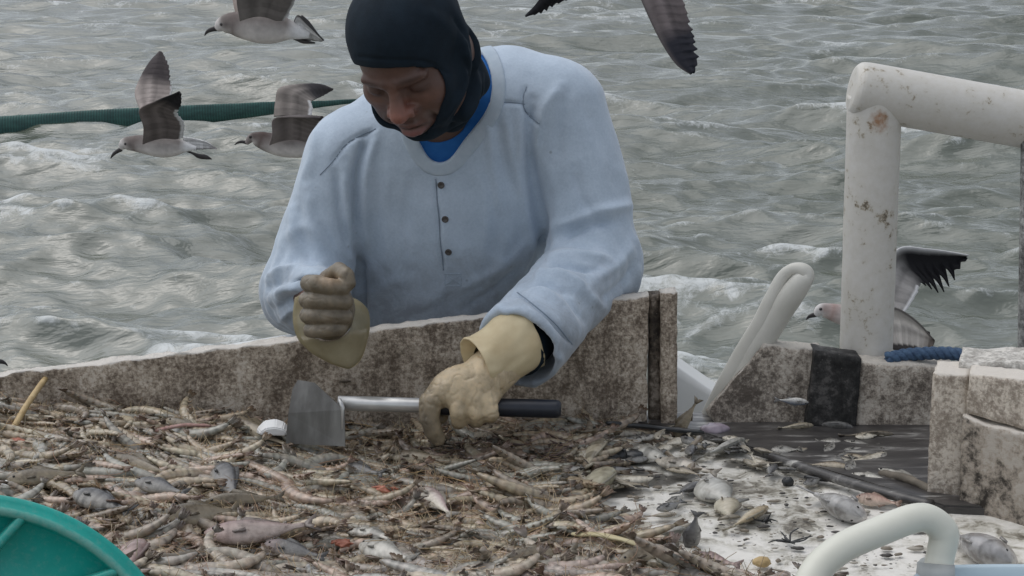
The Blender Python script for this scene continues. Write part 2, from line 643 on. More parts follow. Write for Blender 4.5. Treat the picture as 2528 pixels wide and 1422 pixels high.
def build_boat_parts():
    mc = crust('crusted_wood', (.15, .115, .085), (.37, .31, .245), (.66, .59, .50), 150, 0.45, 0.004, (.64, .61, .56))
    mgrey = crust('crusted_grey', (.12, .10, .082), (.32, .28, .235), (.58, .53, .46), 130, 0.6, 0.004, (.50, .47, .42))
    mpale = crust('pale_crust', (.24, .20, .16), (.43, .38, .32), (.60, .55, .48), 140, 0.5, 0.0025, (.62, .58, .52))
    mdark = crust('tarred_wood', (.012, .012, .012), (.03, .029, .028), (.10, .095, .09), 60, 0.6, 0.003)
    mwhite = simple('white_gelcoat', [(0.3, (.62, .64, .64)), (0.7, (.72, .73, .72))], 6, rough=.35, bs=.1)
    # ---- sorting table
    t = empty('sorting_table', (0.25, 2.6, 0.0), 'low wooden table with white and dark wet boards that the catch lies on', 'table')
    # white painted panel: crusted, stained
    m, tt, b = new_mat('white_panel')
    co = nd(tt, 'ShaderNodeTexCoord').outputs['Object']
    n1 = noise(tt, 26, 9, 0.68, co, 0.8)
    n2 = noise(tt, 7, 5, 0.6, co, 0.5, (1, 1.8, 1))
    a = nd(tt, 'ShaderNodeMath', operation='MULTIPLY_ADD'); tt.links.new(n2, a.inputs[0]); a.inputs[1].default_value = 0.8; tt.links.new(n1, a.inputs[2])
    c = ramp(tt, a.outputs[0], [(0.66, (.13, .115, .09)), (0.77, (.32, .30, .25)), (0.84, (.56, .54, .48)), (0.97, (.74, .72, .67))])
    tt.links.new(c, b.inputs['Base Color'])
    rr = ramp(tt, n2, [(0.4, 0.25), (0.6, 0.6)])
    tt.links.new(rr, b.inputs['Roughness'])
    bump(tt, b, n1, 0.8, 0.004)
    V, F = grid_box((240, 150, 2), lambda q: panel_map(q))
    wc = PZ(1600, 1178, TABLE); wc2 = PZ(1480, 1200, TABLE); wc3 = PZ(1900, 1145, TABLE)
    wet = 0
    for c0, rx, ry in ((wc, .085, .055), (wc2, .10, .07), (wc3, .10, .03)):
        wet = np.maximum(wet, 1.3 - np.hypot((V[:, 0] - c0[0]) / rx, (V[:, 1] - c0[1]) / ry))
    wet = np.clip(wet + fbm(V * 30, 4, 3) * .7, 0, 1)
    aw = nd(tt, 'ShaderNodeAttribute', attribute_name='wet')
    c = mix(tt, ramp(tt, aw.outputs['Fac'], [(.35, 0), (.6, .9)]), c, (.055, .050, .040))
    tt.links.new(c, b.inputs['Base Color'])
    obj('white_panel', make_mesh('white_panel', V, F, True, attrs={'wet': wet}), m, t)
    # dark wet board behind the diagonal
    m2, tt, b = new_mat('wet_dark_board')
    co = nd(tt, 'ShaderNodeTexCoord').outputs['Object']
    n1 = noise(tt, 20, 8, 0.65, co, 0.4, (0.35, 1.6, 1))
    n3 = noise(tt, 60, 5, 0.6, co)
    c = ramp(tt, n1, [(0.32, (.030, .028, .028)), (0.52, (.065, .061, .058)), (0.58, (.13, .125, .12)), (0.65, (.42, .41, .38))])
    tt.links.new(c, b.inputs['Base Color'])
    b.inputs['Roughness'].default_value = 0.32
    bump(tt, b, n3, 0.4, 0.002)
    A = [PZ(1600, 1045, TABLE + .006), PZ(1760, 1085, TABLE + .006), PZ(2330, 1265, TABLE + .006)]
    obj_poly(t, 'dark_board', [PZ(1560, 1052, TABLE), PZ(1740, 1082, TABLE), PZ(2330, 1262, TABLE), np.array([1.05, 2.50, TABLE]), np.array([1.25, 3.06, TABLE]), PZ(1560, 1030, TABLE)], 0.03, m2, 0.010)
    # dark rail along the joint
    pts = [PZ(1905, 1128, TABLE + .012), PZ(2060, 1180, TABLE + .014), PZ(2180, 1215, TABLE + .016), PZ(2300, 1246, TABLE + .016)]
    V, F = tube(catmull(pts, 8), 0.011, 8, 1, .8)
    obj('joint_strip', make_mesh('joint_strip', V, F), m2, t)
    for (x, y) in ((-1.2, 1.9), (1.0, 1.9), (-1.2, 2.9), (1.0, 2.9)):
        V, F = box_vf((x - .04, y - .04, 0), (x + .04, y + .04, .858), 1)
        obj('leg', make_mesh('leg', V, F, False), mdark, t)
    # ---- back board of the table
    W0, W1 = P(-260, 0, 2.80)[0], P(1600, 0, 3.0)[0]

    def wp(px, py, Y): return P(px, py, Y)
    bl = P(-260, 980, 2.80); br = P(1605, 1062, 2.985)
    tl = P(-260, 945, 2.80); tr = P(1605, 727, 2.985)
    bw = empty('side_board', (0.3, 2.95, TABLE), 'long crusted brown board standing behind the heap with the man leaning over it', 'board')
    segs = [(-260, 958, 2.80), (60, 922, 2.83), (350, 886, 2.86), (700, 846, 2.895), (920, 817, 2.915), (1240, 778, 2.945), (1440, 750, 2.965), (1602, 728, 2.985)]
    n = len(segs)

    def fm(q):
        u, v, w_ = q[:, 0] * (n - 1), q[:, 1], q[:, 2]
        i = np.clip(u.astype(int), 0, n - 2)
        f = u - i
        top = np.array([P(*s) for s in segs])
        T = top[i] * (1 - f)[:, None] + top[i + 1] * f[:, None]
        B = T.copy(); B[:, 2] = TABLE - 0.02
        p = B * (1 - w_)[:, None] + T * w_[:, None]
        p[:, 1] += v * 0.035
        nn = np.stack([fbm(p * 42 + s * 50, 4, 31 + s) for s in range(3)], 1)
        p += nn * 0.0045
        ch = fbm(np.stack([p[:, 0] * 30, p[:, 1] * 30, p[:, 0] * 0], 1), 5, 77)
        p[:, 2] += np.where(w_ > .999, ch * 0.005, 0)
        return p
    V, F = grid_box((260, 4, 34), fm)
    obj('board_panel', make_mesh('board_panel', V, F), mc, bw)
    # end post of two strips with a dark crack between
    for (x0, x1, nm, dy, tp0, tp1) in ((1603, 1632, 'post_strip', .010, 732, 730), (1632, 1672, 'post_strip', -.012, 722, 720)):
        slab(nm, (P(x0, 1064, 2.985 + dy), P(x1, 1058, 2.985 + dy), P(x1, tp1, 2.985 + dy), P(x0, tp0, 2.985 + dy)), .045, mc if x0 > 1620 else crust('groove_wood', (.03, .024, .02), (.11, .09, .07), (.30, .26, .22), 80), bw, .003, .008, x0, .006)
    # crack down the board, far left
    pts = []
    for (x, y) in ((335, 900), (350, 925), (362, 950), (378, 985), (385, 1020)):
        f = (x + 260) / 1862
        pts.append(P(x, y, 2.80 + .0001 * x + .040))
    # ---- white gunwale pieces behind the board
    wg = empty('white_locker', (-0.6, 3.4, 0), 'smooth white edge showing behind the brown board left of the man', 'locker')
    q = [P(545, 858, 3.12), P(760, 812, 3.12)]
    slab('lid', (P(540, 885, 3.10), P(770, 848, 3.10), P(770, 828, 3.10), P(540, 866, 3.10)), .05, mwhite, wg, .0004, .02, 1)
    V, F = box_vf((-.55, 3.12, 0.0), (-.38, 3.30, .98), 1)
    obj('locker_box', make_mesh('locker_box', V, F, False), mwhite, wg)
    wh = empty('white_hatch', (0.5, 3.3, 0), 'smooth white sloping panel behind the gap between the two crusted boards', 'panel')
    slab('hatch_panel', (P(1600, 1120, 3.16), P(1900, 1120, 3.16), P(1850, 1030, 3.20), P(1640, 885, 3.20)), .12, mwhite, wh, .0004, .02, 2)
    V, F = box_vf((.32, 3.2, 0), (.52, 3.3, .88), 1)
    obj('hatch_base', make_mesh('hatch_base', V, F, False), mwhite, wh)
    # ---- right-hand boards
    o = slab('low_board', (P(1830, 1056, 2.98), P(2010, 1066, 2.98), P(2030, 862, 2.98), P(1885, 850, 2.98)), .05, mgrey, None, .004, .010, 5, .004)
    # left edge leans out at the foot
    for v in o.data.vertices:
        x, y = proj(np.array(v.co))
        if x < 1960:
            s = min(1, (1960 - x) / 100)
            f = max(0, min(1, (y - 850) / 160)) - max(0, (y - 1010) / 60) * .45
            v.co.x -= 0.068 * s * f
    tag(o, 'low crusted grey board with a slanted end behind the white loop', 'board')
    o = slab('dark_post', (P(1988, 1072, 2.955), P(2112, 1078, 2.955), P(2128, 884, 2.955), P(2014, 866, 2.955)), .06, mdark, None, .0035, .009, 6, .003)
    tag(o, 'black tarred stub of post between two crusted boards', 'post')
    o = slab('low_board', (P(2108, 1085, 2.965), P(2360, 1092, 2.965), P(2360, 905, 2.965), P(2124, 893, 2.965)), .06, mgrey, None, .005, .010, 7, .004)
    tag(o, 'mottled dark board right of the black post and under the pipe', 'board')
    # near corner: post, upper and lower board, white cap
    cr = empty('corner_wall', P(2400, 1300, 2.5) * [1, 1, 0] + [0, 0, TABLE], 'pale crusted corner of stacked boards at the right edge of the photo', 'wall')
    yb = 2.60
    slab('corner_post', (P(2283, 1300, yb), P(2372, 1330, yb - .02), P(2392, 926, yb - .02), P(2303, 922, yb)), .09, mpale, cr, .0028, .009, 8, .003, (.35, 1, 0))
    slab('upper_board', (P(2386, 1022, yb - .035), P(2700, 1112, yb - .2), P(2700, 960, yb - .2), P(2392, 922, yb - .035)), .07, mpale, cr, .0028, .009, 9, .004, (.35, 1, 0))
    mst = crust('stained_crust', (.03, .025, .02), (.26, .225, .185), (.42, .38, .33), 60, 0.9, 0.003, (.62, .58, .52))
    slab('lower_board', (P(2368, 1345, yb - .04), P(2700, 1480, yb - .2), P(2700, 1120, yb - .2), P(2374, 1030, yb - .04)), .07, mst, cr, .0035, .009, 10, .004, (.35, 1, 0))
    slab('foam_cap', (P(2362, 930, yb + .03), P(2720, 950, yb - .06), P(2720, 905, yb - .06), P(2366, 893, yb + .03)), .11, crust('foam_cap', (.3, .28, .25), (.5, .48, .44), (.68, .66, .62), 90, .3, .004), cr, .006, .008, 11, .006, (.35, 1, 0))
    # thin dark pole at the right edge
    pl = P(2542, 340, 3.03); pb = P(2532, 935, 3.03)
    V, F = tube([pb + [0, 0, -.25], pb, pb * .6 + pl * .4, pl], .016, 12)
    o = obj('pole', make_mesh('pole', V, F), crust('pole_crust', (.08, .08, .075), (.20, .20, .19), (.42, .42, .40), 90), None)
    tag(o, 'thin dark speckled upright pole cut off by the right edge', 'pole')
    # ---- pipe frame
    m, tt, b = new_mat('pipe_paint')
    co = nd(tt, 'ShaderNodeTexCoord').outputs['Object']
    n1 = noise(tt, 55, 8, 0.7, co)
    n2 = noise(tt, 9, 4, 0.6, co)
    a = nd(tt, 'ShaderNodeMath', operation='MULTIPLY_ADD'); tt.links.new(n2, a.inputs[0]); a.inputs[1].default_value = 0.55; tt.links.new(n1, a.inputs[2])
    c = ramp(tt, a.outputs[0], [(0.60, (.60, .585, .55)), (0.87, (.55, .53, .48)), (0.925, (.36, .32, .25)), (0.99, (.10, .08, .055))])
    at = nd(tt, 'ShaderNodeAttribute', attribute_name='rust')
    nr_ = noise(tt, 40, 6, 0.7, co)
    ml = nd(tt, 'ShaderNodeMath', operation='MULTIPLY'); tt.links.new(at.outputs['Fac'], ml.inputs[0]); tt.links.new(nr_, ml.inputs[1])
    rf = ramp(tt, ml.outputs[0], [(0.30, 0), (0.60, .9)])
    c = mix(tt, rf, c, (.30, .15, .07))
    tt.links.new(c, b.inputs['Base Color'])
    b.inputs['Roughness'].default_value = 0.55
    bump(tt, b, n1, 0.35, 0.002)
    fr = empty('pipe_frame', P(2140, 885, 3.06), 'thick white painted pipe bent into a rail, rust stain under its corner', 'pipe rail')
    Yp = 3.06
    vp = [P(2137 + (905 - y) * .033, y, Yp) for y in (905, 700, 500, 330, 235)]
    V, F = tube(catmull(vp, 10), .0495, 40)
    V += (fbm(V * 25, 3, 4) * .0012)[:, None] * nrm([1, 1, 0])
    spot = P(2172, 300, Yp - .05)
    rust = np.exp(-((V - spot) ** 2).sum(1) / .030 ** 2) * 1.2
    obj('upright_pipe', make_mesh('upright_pipe', V, F, True, attrs={'rust': rust}), m, fr)
    e0 = P(2156, 228, Yp)
    dirv = P(2528, 295, Yp) - e0
    hp = [e0 - dirv * .148, e0 - dirv * .14, e0 - dirv * .11, e0 - dirv * .04, e0 + dirv * .3, e0 + dirv * .7, e0 + dirv * 1.2, e0 + dirv * 2.2]
    V, F = tube(hp, [.018, .040, .050, .0525, .0525, .0525, .0525, .0525], 40)
    V2, F2 = [], []
    rust = np.exp(-((V - P(2105, 185, Yp - .05)) ** 2).sum(1) / .022 ** 2) * 1.0 + np.exp(-((V - P(2172, 302, Yp - .05)) ** 2).sum(1) / .025 ** 2) * 1.3
    # resample finer for the stain
    V, F = tube(catmull(hp, 14), np.interp(np.linspace(0, 7, 7 * 14 + 1), range(8), [.018, .040, .050, .0525, .0525, .0525, .0525, .0525]), 40)
    rust = np.exp(-((V - P(2103, 185, Yp - .05)) ** 2).sum(1) / .022 ** 2) * 1.0 + np.exp(-((V - P(2172, 302, Yp - .05)) ** 2).sum(1) / .025 ** 2) * 1.4
    obj('rail_pipe', make_mesh('rail_pipe', V, F, True, attrs={'rust': rust}), m, fr)
    # ---- white strap loop
    ml_ = simple('white_plastic', [(.3, (.50, .49, .44)), (.7, (.60, .59, .54))], 14, rough=.45, bs=.3, bd=.002)
    Yl = 3.0
    pts = catmull([P(1738, 1075, Yl + .05), P(1775, 985, Yl + .03), P(1832, 880, Yl + .02), P(1890, 775, Yl), P(1930, 715, Yl - .005), P(1972, 672, Yl - .01), P(1990, 675, Yl), P(1962, 728, Yl + .02)], 10)
    mb = MB()
    # the outer limb and the inner limb of a doubled flat strap
    outer = catmull([P(1768, 1075, Yl + .04), P(1806, 985, Yl + .02), P(1860, 880, Yl + .01), P(1920, 778, Yl), P(1970, 706, Yl - .01), P(1989, 680, Yl - .01), P(1978, 666, Yl - .01), P(1952, 667, Yl - .005), P(1928, 690, Yl), P(1902, 742, Yl), P(1878, 800, Yl + .005), P(1842, 868, Yl + .015), P(1792, 962, Yl + .025), P(1755, 1040, Yl + .04), P(1746, 1075, Yl + .05)], 10)
    nn = len(outer)
    rr_ = np.interp(np.arange(nn), [0, nn * .25, nn * .38, nn * .5, nn * .62, nn * .8, nn], [.024, .024, .015, .011, .013, .022, .024])
    V, F = tube(outer, rr_, 16, 1.0, 0.8)
    mb.add(V, F)
    o = obj('strap_loop', mb.mesh('strap_loop'), ml_)
    tag(o, 'off-white plastic loop sticking up slanted between the boards', 'loop')
    # ---- blue rope
    mr = simple('blue_rope', [(.3, (.03, .06, .12)), (.7, (.07, .13, .22))], 120, rough=.8, bs=.8, bd=.002)
    pth = catmull([P(2190, 885, 2.99), P(2250, 875, 2.99), P(2330, 872, 2.98), P(2400, 880, 2.96), P(2470, 898, 2.93), P(2560, 925, 2.9)], 30)
    t_, u_, v_ = frames(pth)
    s = np.concatenate([[0], np.cumsum(np.linalg.norm(np.diff(pth, axis=0), axis=1))])
    rp = MB()
    for k in range(3):
        a = s / .042 * 2 * np.pi + k * 2.094
        V, F = tube(pth + (u_ * np.cos(a)[:, None] + v_ * np.sin(a)[:, None]) * .0062, .0068, 8)
        rp.add(V, F)
    o = obj('rope', rp.mesh('rope'), mr)
    tag(o, 'twisted blue rope lying over the boards behind the pipe', 'rope')


def panel_map(q):
    x0, x1, y0, y1 = -1.6, 1.35, 1.55, 3.02
    p = np.stack([x0 + q[:, 0] * (x1 - x0), y0 + q[:, 1] * (y1 - y0), TABLE - .04 + q[:, 2] * .04], 1)
    n = fbm(p * 14, 4, 12)
    p[:, 2] += np.where(q[:, 2] > .99, n * .0035 - .004, 0)
    return p


def obj_poly(parent, name, pts, thick, mat, lift=0.0):
    pts = [np.asarray(p, float) for p in pts]
    n = len(pts)
    V = [p + [0, 0, lift] for p in pts] + [p + [0, 0, lift - thick] for p in pts]
    F = [tuple(range(n))[::-1], tuple(range(n, 2 * n))]
    for i in range(n):
        j = (i + 1) % n
        F.append((i, j, n + j, n + i))
    me = make_mesh(name, V, F, False)
    bm = bmesh.new(); bm.from_mesh(me)
    bmesh.ops.recalc_face_normals(bm, faces=bm.faces)
    bmesh.ops.bevel(bm, geom=list(bm.edges), offset=.003, segments=2, affect='EDGES')
    bm.to_mesh(me); bm.free()
    return obj(name, me, mat, parent)


def build_net():
    """dark green net rolled on the water, tapering away to the right"""
    pts, rad = [], []
    for (x, y, Y, r) in ((-700, 366, 22.0, .20), (-200, 338, 22.6, .165), (0, 323, 22.9, .150), (250, 304, 23.4, .14), (450, 290, 23.9, .125), (650, 273, 24.6, .085), (800, 260, 25.4, .04), (950, 250, 26.2, .022), (1400, 235, 28, .02)):
        pts.append(P(x, y - 4, Y)); rad.append(r)
    c = catmull(pts, 24)
    r = np.interp(np.linspace(0, len(rad) - 1, len(c)), range(len(rad)), rad)
    V, F = tube(c, r * 1.2, 28, .45, 1.0, True, side=(0, 1, 0))
    i = np.repeat(np.arange(len(c)), 28)
    V[:, 2] += fbm(V * 2.0, 3, 5) * .006
    
    m, t, b = new_mat('green_net')
    co = nd(t, 'ShaderNodeTexCoord').outputs['Object']
    n1 = noise(t, 5, 5, .6, co, 0, (1, 1, 4))
    wv = nd(t, 'ShaderNodeTexWave', Scale=9.0, Distortion=.6, Detail=2.0)
    t.links.new(co, wv.inputs['Vector'])
    c1 = ramp(t, n1, [(.35, (.014, .050, .046)), (.65, (.026, .085, .074))])
    c2 = mix(t, 1.0, c1, ramp(t, wv.outputs['Fac'], [(.3, (.92, .92, .92)), (.8, (1.35, 1.4, 1.4))]), 'MULTIPLY')
    t.links.new(c2, b.inputs['Base Color'])
    b.inputs['Roughness'].default_value = .6
    bump(t, b, wv.outputs['Fac'], .3, .01)
    o = obj('fishing_net', make_mesh('fishing_net', V, F), m)
    tag(o, 'long dark green roll of netting floating on the water behind the gulls', 'net')

# ================================================================== THE MAN
# head frame: columns right (his left, photo right), forward (face), up (crown)
_yaw, _pit, _rol = R(19), R(39), R(9)
HF = nrm([-math.sin(_yaw) * math.cos(_pit), -math.cos(_yaw) * math.cos(_pit), -math.sin(_pit)])
HU = nrm(np.array([0, 0, 1.0]) - HF * HF[2])
HX = np.cross(HU, HF) * -1.0
# his left is photo right (+x)
if HX[0] < 0: HX = -HX
_HU, _HX = HU.copy(), HX.copy()
HU = _HU * math.cos(_rol) - _HX * math.sin(_rol)
HX = _HX * math.cos(_rol) + _HU * math.sin(_rol)
HM = np.stack([HX, HF, HU], 1)
HS = 1.13
HK = np.array([1.05, 1.0, .90])
HC = P(974, 224, 2.83) - HF * .090 * HS


def hl(x, y, z): return HC + (HX * x * HK[0] + HF * y * HK[1] + HU * z * HK[2]) * HS


def to_head(p): return (((p - HC.astype(np.float32)) @ HM.astype(np.float32)) / (HS * HK)).astype(np.float32)


def skull(q, g=0.0):
    d = ell(q, (0, -.008, .030), (.076 + g, .094 + g, .092 + g))
    d = smin(d, ell(q, (0, .030, -.035), (.063 + g, .062 + g, .085 + g)), .03)
    return d


def head_sdf(q):
    d = skull(q)
    for s in (-1, 1):
        d = smin(d, ell(q, (s * .045, .058, -.028), (.024, .026, .024)), .022)      # cheekbone
        d = smin(d, ell(q, (s * .040, .048, -.070), (.028, .034, .034)), .02)       # jowl
        d = smin(d, cap(q, (s * .070, .0, -.02), (s * .042, .045, -.095), .016, .016), .02)  # jaw
    d = smin(d, ell(q, (0, .072, -.105), (.026, .022, .018)), .02)                  # chin
    d = smin(d, ell(q, (0, .074, -.070), (.034, .028, .030)), .016)                 # muzzle
    for s in (-1, 1):                                                               # eye sockets
        d = smax(d, -ell(q, (s * .033, .103, -.004), (.023, .020, .013)), .012)
    for s in (-1, 1):
        d = smin(d, cap(q, (s * .010, .088, .014), (s * .046, .076, .016), .0085, .0075), .010)   # brow ridge
        d = smin(d, ell(q, (s * .033, .0735, -.005), (.0165, .015, .0125)), .004)   # lidded eyeball
        d = smin(d, cap(q, (s * .019, .083, -.0155), (s * .045, .074, -.017), .004, .003), .006)  # bag under the eye
    d = smin(d, chain(q, [(0, .086, .008), (0, .097, -.014), (0, .111, -.036)], [.0085, .0105, .0140]), .008)  # nose
    for s in (-1, 1):
        d = smin(d, ell(q, (s * .0165, .098, -.040), (.0105, .0125, .0095)), .006)  # nostril wing
        d = smax(d, -cap(q, (s * .0085, .108, -.052), (s * .0095, .100, -.042), .0042, .002), .003)
        d = smax(d, -chain(q, [(s * .024, .100, -.040), (s * .034, .092, -.058), (s * .037, .080, -.076)], [.0035, .0045, .003]), .007)  # fold beside the mouth
    d = smax(d, -cap(q, (0, .1075, -.054), (0, .1045, -.060), .0028, .003), .004)   # groove under the nose
    d = smin(d, chain(q, [(-.025, .088, -.0735), (-.010, .1015, -.0665), (0, .1035, -.0680), (.010, .1015, -.0665), (.025, .088, -.0735)], [.0035, .0055, .0055, .0055, .0035]), .005)
    d = smin(d, chain(q, [(-.022, .086, -.0800), (-.009, .0985, -.0850), (0, .1000, -.0860), (.009, .0985, -.0850), (.022, .086, -.0800)], [.004, .0088, .0098, .0088, .004]), .004)
    d = smax(d, -chain(q, [(-.026, .096, -.0765), (0, .113, -.0755), (.026, .096, -.0765)], [.0012, .0026, .0012]), .003)  # lips' parting
    for s in (-1, 1):                                                               # lid line
        d = smax(d, -chain(q, [(s * .021, .0885, -.0115), (s * .033, .0915, -.0150), (s * .045, .0835, -.0115)], [.0010, .0014, .0010]), .002)
        d = smax(d, -chain(q, [(s * .019, .0905, .0035), (s * .033, .0920, .0060), (s * .047, .083, .0045)], [.0012, .0018, .0012]), .004)
        d = smin(d, ell(q, (s * .080, -.010, -.015), (.008, .020, .032)), .006)     # ear (under the hood)
    for z in (.026, .036, .046):                                                    # forehead creases
        d = smax(d, -chain(q, [(-.045, .083, z), (0, .0985 - (z - .026) * .25, z + .002), (.045, .083, z)], [.0012, .0018, .0012]), .004)
    for s in (-1, 1):
        d = smax(d, -cap(q, (s * .006, .100, .010), (s * .009, .100, .024), .0016, .001), .004)   # frown lines
    return d


# ------- body joints (world)
SR, SL = P(1385, 268, 3.13), P(858, 385, 3.13)
ER, EL = P(1466, 655, 3.08), P(752, 720, 3.13)
WR, WL = P(1300, 832, 2.83), P(806, 775, 2.86)
SC_R = P(1304, 834, 2.83)
NB = P(1095, 262, 3.10)
WAIST = P(1085, 900, 3.36)


def torso_sdf(p, g=0.0):
    d = ell(p, P(1118, 430, 3.175), (.235 + g, .125 + g, .215 + g))
    d = smin(d, ell(p, P(1095, 740, 3.25), (.205 + g, .135 + g, .27 + g)), .08)
    d = smin(d, cap(p, SL + [.02, .01, 0], SR + [-.02, .01, 0], .080 + g, .085 + g), .06)
    d = smin(d, cap(p, P(1130, 300, 3.20), P(1250, 250, 3.16), .10 + g, .10 + g), .06)
    return d


def arm_sdf(p, side, g=0.0):
    if side > 0:
        up = chain(p, [SR, SR * .5 + ER * .5 + np.array([.012, 0, .0]), ER], [.083 + g, .080 + g, .084 + g])
        fo = chain(p, [ER, ER * .45 + WR * .55, SC_R + nrm(SC_R - ER) * .03], [.086 + g, .076 + g, .079 + g])
        return smin(up, fo, .03)
    up = chain(p, [SL, SL * .5 + EL * .5, EL], [.082 + g, .079 + g, .074 + g])
    fo = chain(p, [EL, WL], [.072 + g, .052 + g])
    return smin(up, fo, .04)


HOLE_C = P(1080, 232, 2.985)
HOLE_M = None


def hole_sdf(p):
    # neckline: wide at the hood, pointed towards the placket
    d = ell(p, P(1100, 225, 3.02), (.083, .17, .090))
    d = smin(d, ell(p, P(1082, 345, 3.0), (.036, .16, .052)), .05)
    d = smin(d, ell(p, P(1155, 190, 3.05), (.035, .2, .06)), .03)
    return d


FOLDS = [  # photo polyline, half width in px, depth in metres (positive = ridge)
    ([(1312, 250), (1306, 330), (1312, 420), (1330, 520), (1342, 600), (1338, 640)], 13, -.012),
    ([(1290, 300), (1285, 400), (1300, 520), (1322, 640)], 16, .005),
    ([(1372, 560), (1408, 548), (1470, 524), (1560, 505)], 12, .008),
    ([(1385, 590), (1440, 560), (1520, 545)], 10, -.007),
    ([(1340, 648), (1390, 628), (1450, 628), (1500, 640)], 10, .008),
    ([(1350, 668), (1400, 655), (1470, 668)], 8, -.008),
    ([(1308, 690), (1350, 672), (1410, 688), (1450, 710)], 10, .008),
    ([(1312, 708), (1360, 702), (1410, 722)], 8, -.007),
    ([(1296, 722), (1330, 716), (1380, 745)], 9, .006),
    ([(1560, 600), (1530, 650), (1470, 690)], 14, .006),
    ([(1568, 650), (1540, 700), (1490, 740)], 10, -.005),
    ([(1385, 215), (1350, 260), (1325, 330), (1318, 380)], 12, .006),
    ([(1398, 230), (1385, 300), (1372, 400)], 14, -.005),
    ([(1225, 290), (1240, 380), (1262, 470)], 11, -.0035),
    ([(1250, 290), (1262, 380), (1282, 470)], 9, .0035),
    ([(1205, 300), (1215, 400), (1235, 520)], 10, .003),
    ([(1330, 640), (1300, 700), (1240, 755)], 14, -.006),
    ([(1260, 560), (1240, 640), (1200, 720)], 18, .004),
    ([(930, 330), (905, 420), (900, 520), (905, 620)], 12, .004),
    ([(905, 340), (880, 440), (878, 540), (890, 660), (893, 780)], 12, -.012),
    ([(850, 420), (862, 520), (880, 600)], 12, .006),
    ([(830, 430), (840, 530), (862, 610)], 10, -.006),
    ([(960, 420), (950, 520), (960, 640)], 14, .003),
    ([(1010, 440), (1000, 560), (1010, 700)], 14, -.0025),
    ([(762, 470), (770, 560), (800, 640)], 14, .005),
    ([(735, 500), (742, 580), (770, 650)], 10, -.004),
    ([(665, 688), (700, 668), (745, 665), (800, 675)], 9, .008),
    ([(668, 712), (705, 692), (750, 690)], 8, -.008),
    ([(672, 738), (705, 714), (745, 712)], 9, .008),
    ([(680, 765), (712, 740), (745, 738)], 8, -.007),
    ([(694, 795), (720, 765), (745, 765)], 8, .006),
    ([(700, 600), (760, 560), (850, 640)], 14, .004),
    ([(1395, 900), (1350, 850), (1290, 800), (1222, 752)], 8, .004),
    ([(1416, 850), (1370, 800), (1310, 750), (1275, 722)], 5, -.006),
    ([(1120, 700), (1060, 740), (980, 770)], 18, .003),
    ([(820, 400), (860, 350), (925, 318)], 5, -.004),
    ([(1215, 250), (1255, 253), (1296, 256)], 4, -.004),
    ([(1298, 216), (1290, 250), (1302, 280), (1330, 305)], 4, -.005),
    ([(1180, 420), (1200, 520), (1190, 640)], 16, .003),
    ([(1130, 720), (1180, 690), (1260, 640), (1310, 590)], 12, .004),
    ([(1150, 760), (1210, 720), (1280, 660)], 9, -.004),
    ([(915, 740), (960, 700), (1010, 690)], 14, .003),
    ([(1450, 260), (1500, 380), (1530, 480)], 18, -.004),
    ([(1420, 420), (1440, 500), (1500, 560)], 14, -.005),
    ([(1345, 700), (1400, 735), (1440, 790)], 9, -.005),
    ([(1420, 700), (1470, 740), (1500, 770)], 10, .005),
    ([(720, 520), (740, 600), (790, 650)], 12, .004),
    ([(795, 560), (830, 620), (870, 660)], 9, -.005),
    ([(780, 300), (770, 380), (755, 450)], 14, .004),
    ([(1076, 445), (1082, 520), (1088, 600), (1094, 665)], 4, -.004),
]


def seg_dist(x, y, poly):
    best = np.full(x.shape, 1e9)
    for (x0, y0), (x1, y1) in zip(poly[:-1], poly[1:]):
        dx, dy = x1 - x0, y1 - y0
        h = np.clip(((x - x0) * dx + (y - y0) * dy) / (dx * dx + dy * dy), 0, 1)
        best = np.minimum(best, np.hypot(x - x0 - h * dx, y - y0 - h * dy))
    return best


def projv(V):
    d = V - CAM
    t = d @ _fw
    return CX + FPX * d[:, 0] / t, CY - FPX * (d @ _up) / t


def fold_disp(V, N, folds):
    x, y = projv(V)
    view = CAM - V
    view /= np.linalg.norm(view, axis=1)[:, None]
    face = np.clip((N * view).sum(1) * 2.5, 0, 1)
    out = np.zeros(len(V))
    for poly, wd, amp in folds:
        xs = [q[0] for q in poly]; ys = [q[1] for q in poly]
        k = (x > min(xs) - 4 * wd) & (x < max(xs) + 4 * wd) & (y > min(ys) - 4 * wd) & (y < max(ys) + 4 * wd) & (face > 0)
        if not k.any(): continue
        p = catmull(np.array([(a, b, 0) for a, b in poly]), 5)[:, :2]
        dd = seg_dist(x[k], y[k], [tuple(q) for q in p])
        # taper at the ends
        e = np.minimum(np.hypot(x[k] - xs[0], y[k] - ys[0]), np.hypot(x[k] - xs[-1], y[k] - ys[-1]))
        out[k] += amp * np.exp(-(dd / wd) ** 2) * np.clip(.35 + e / (wd * 3), 0, 1) * face[k]
    return out


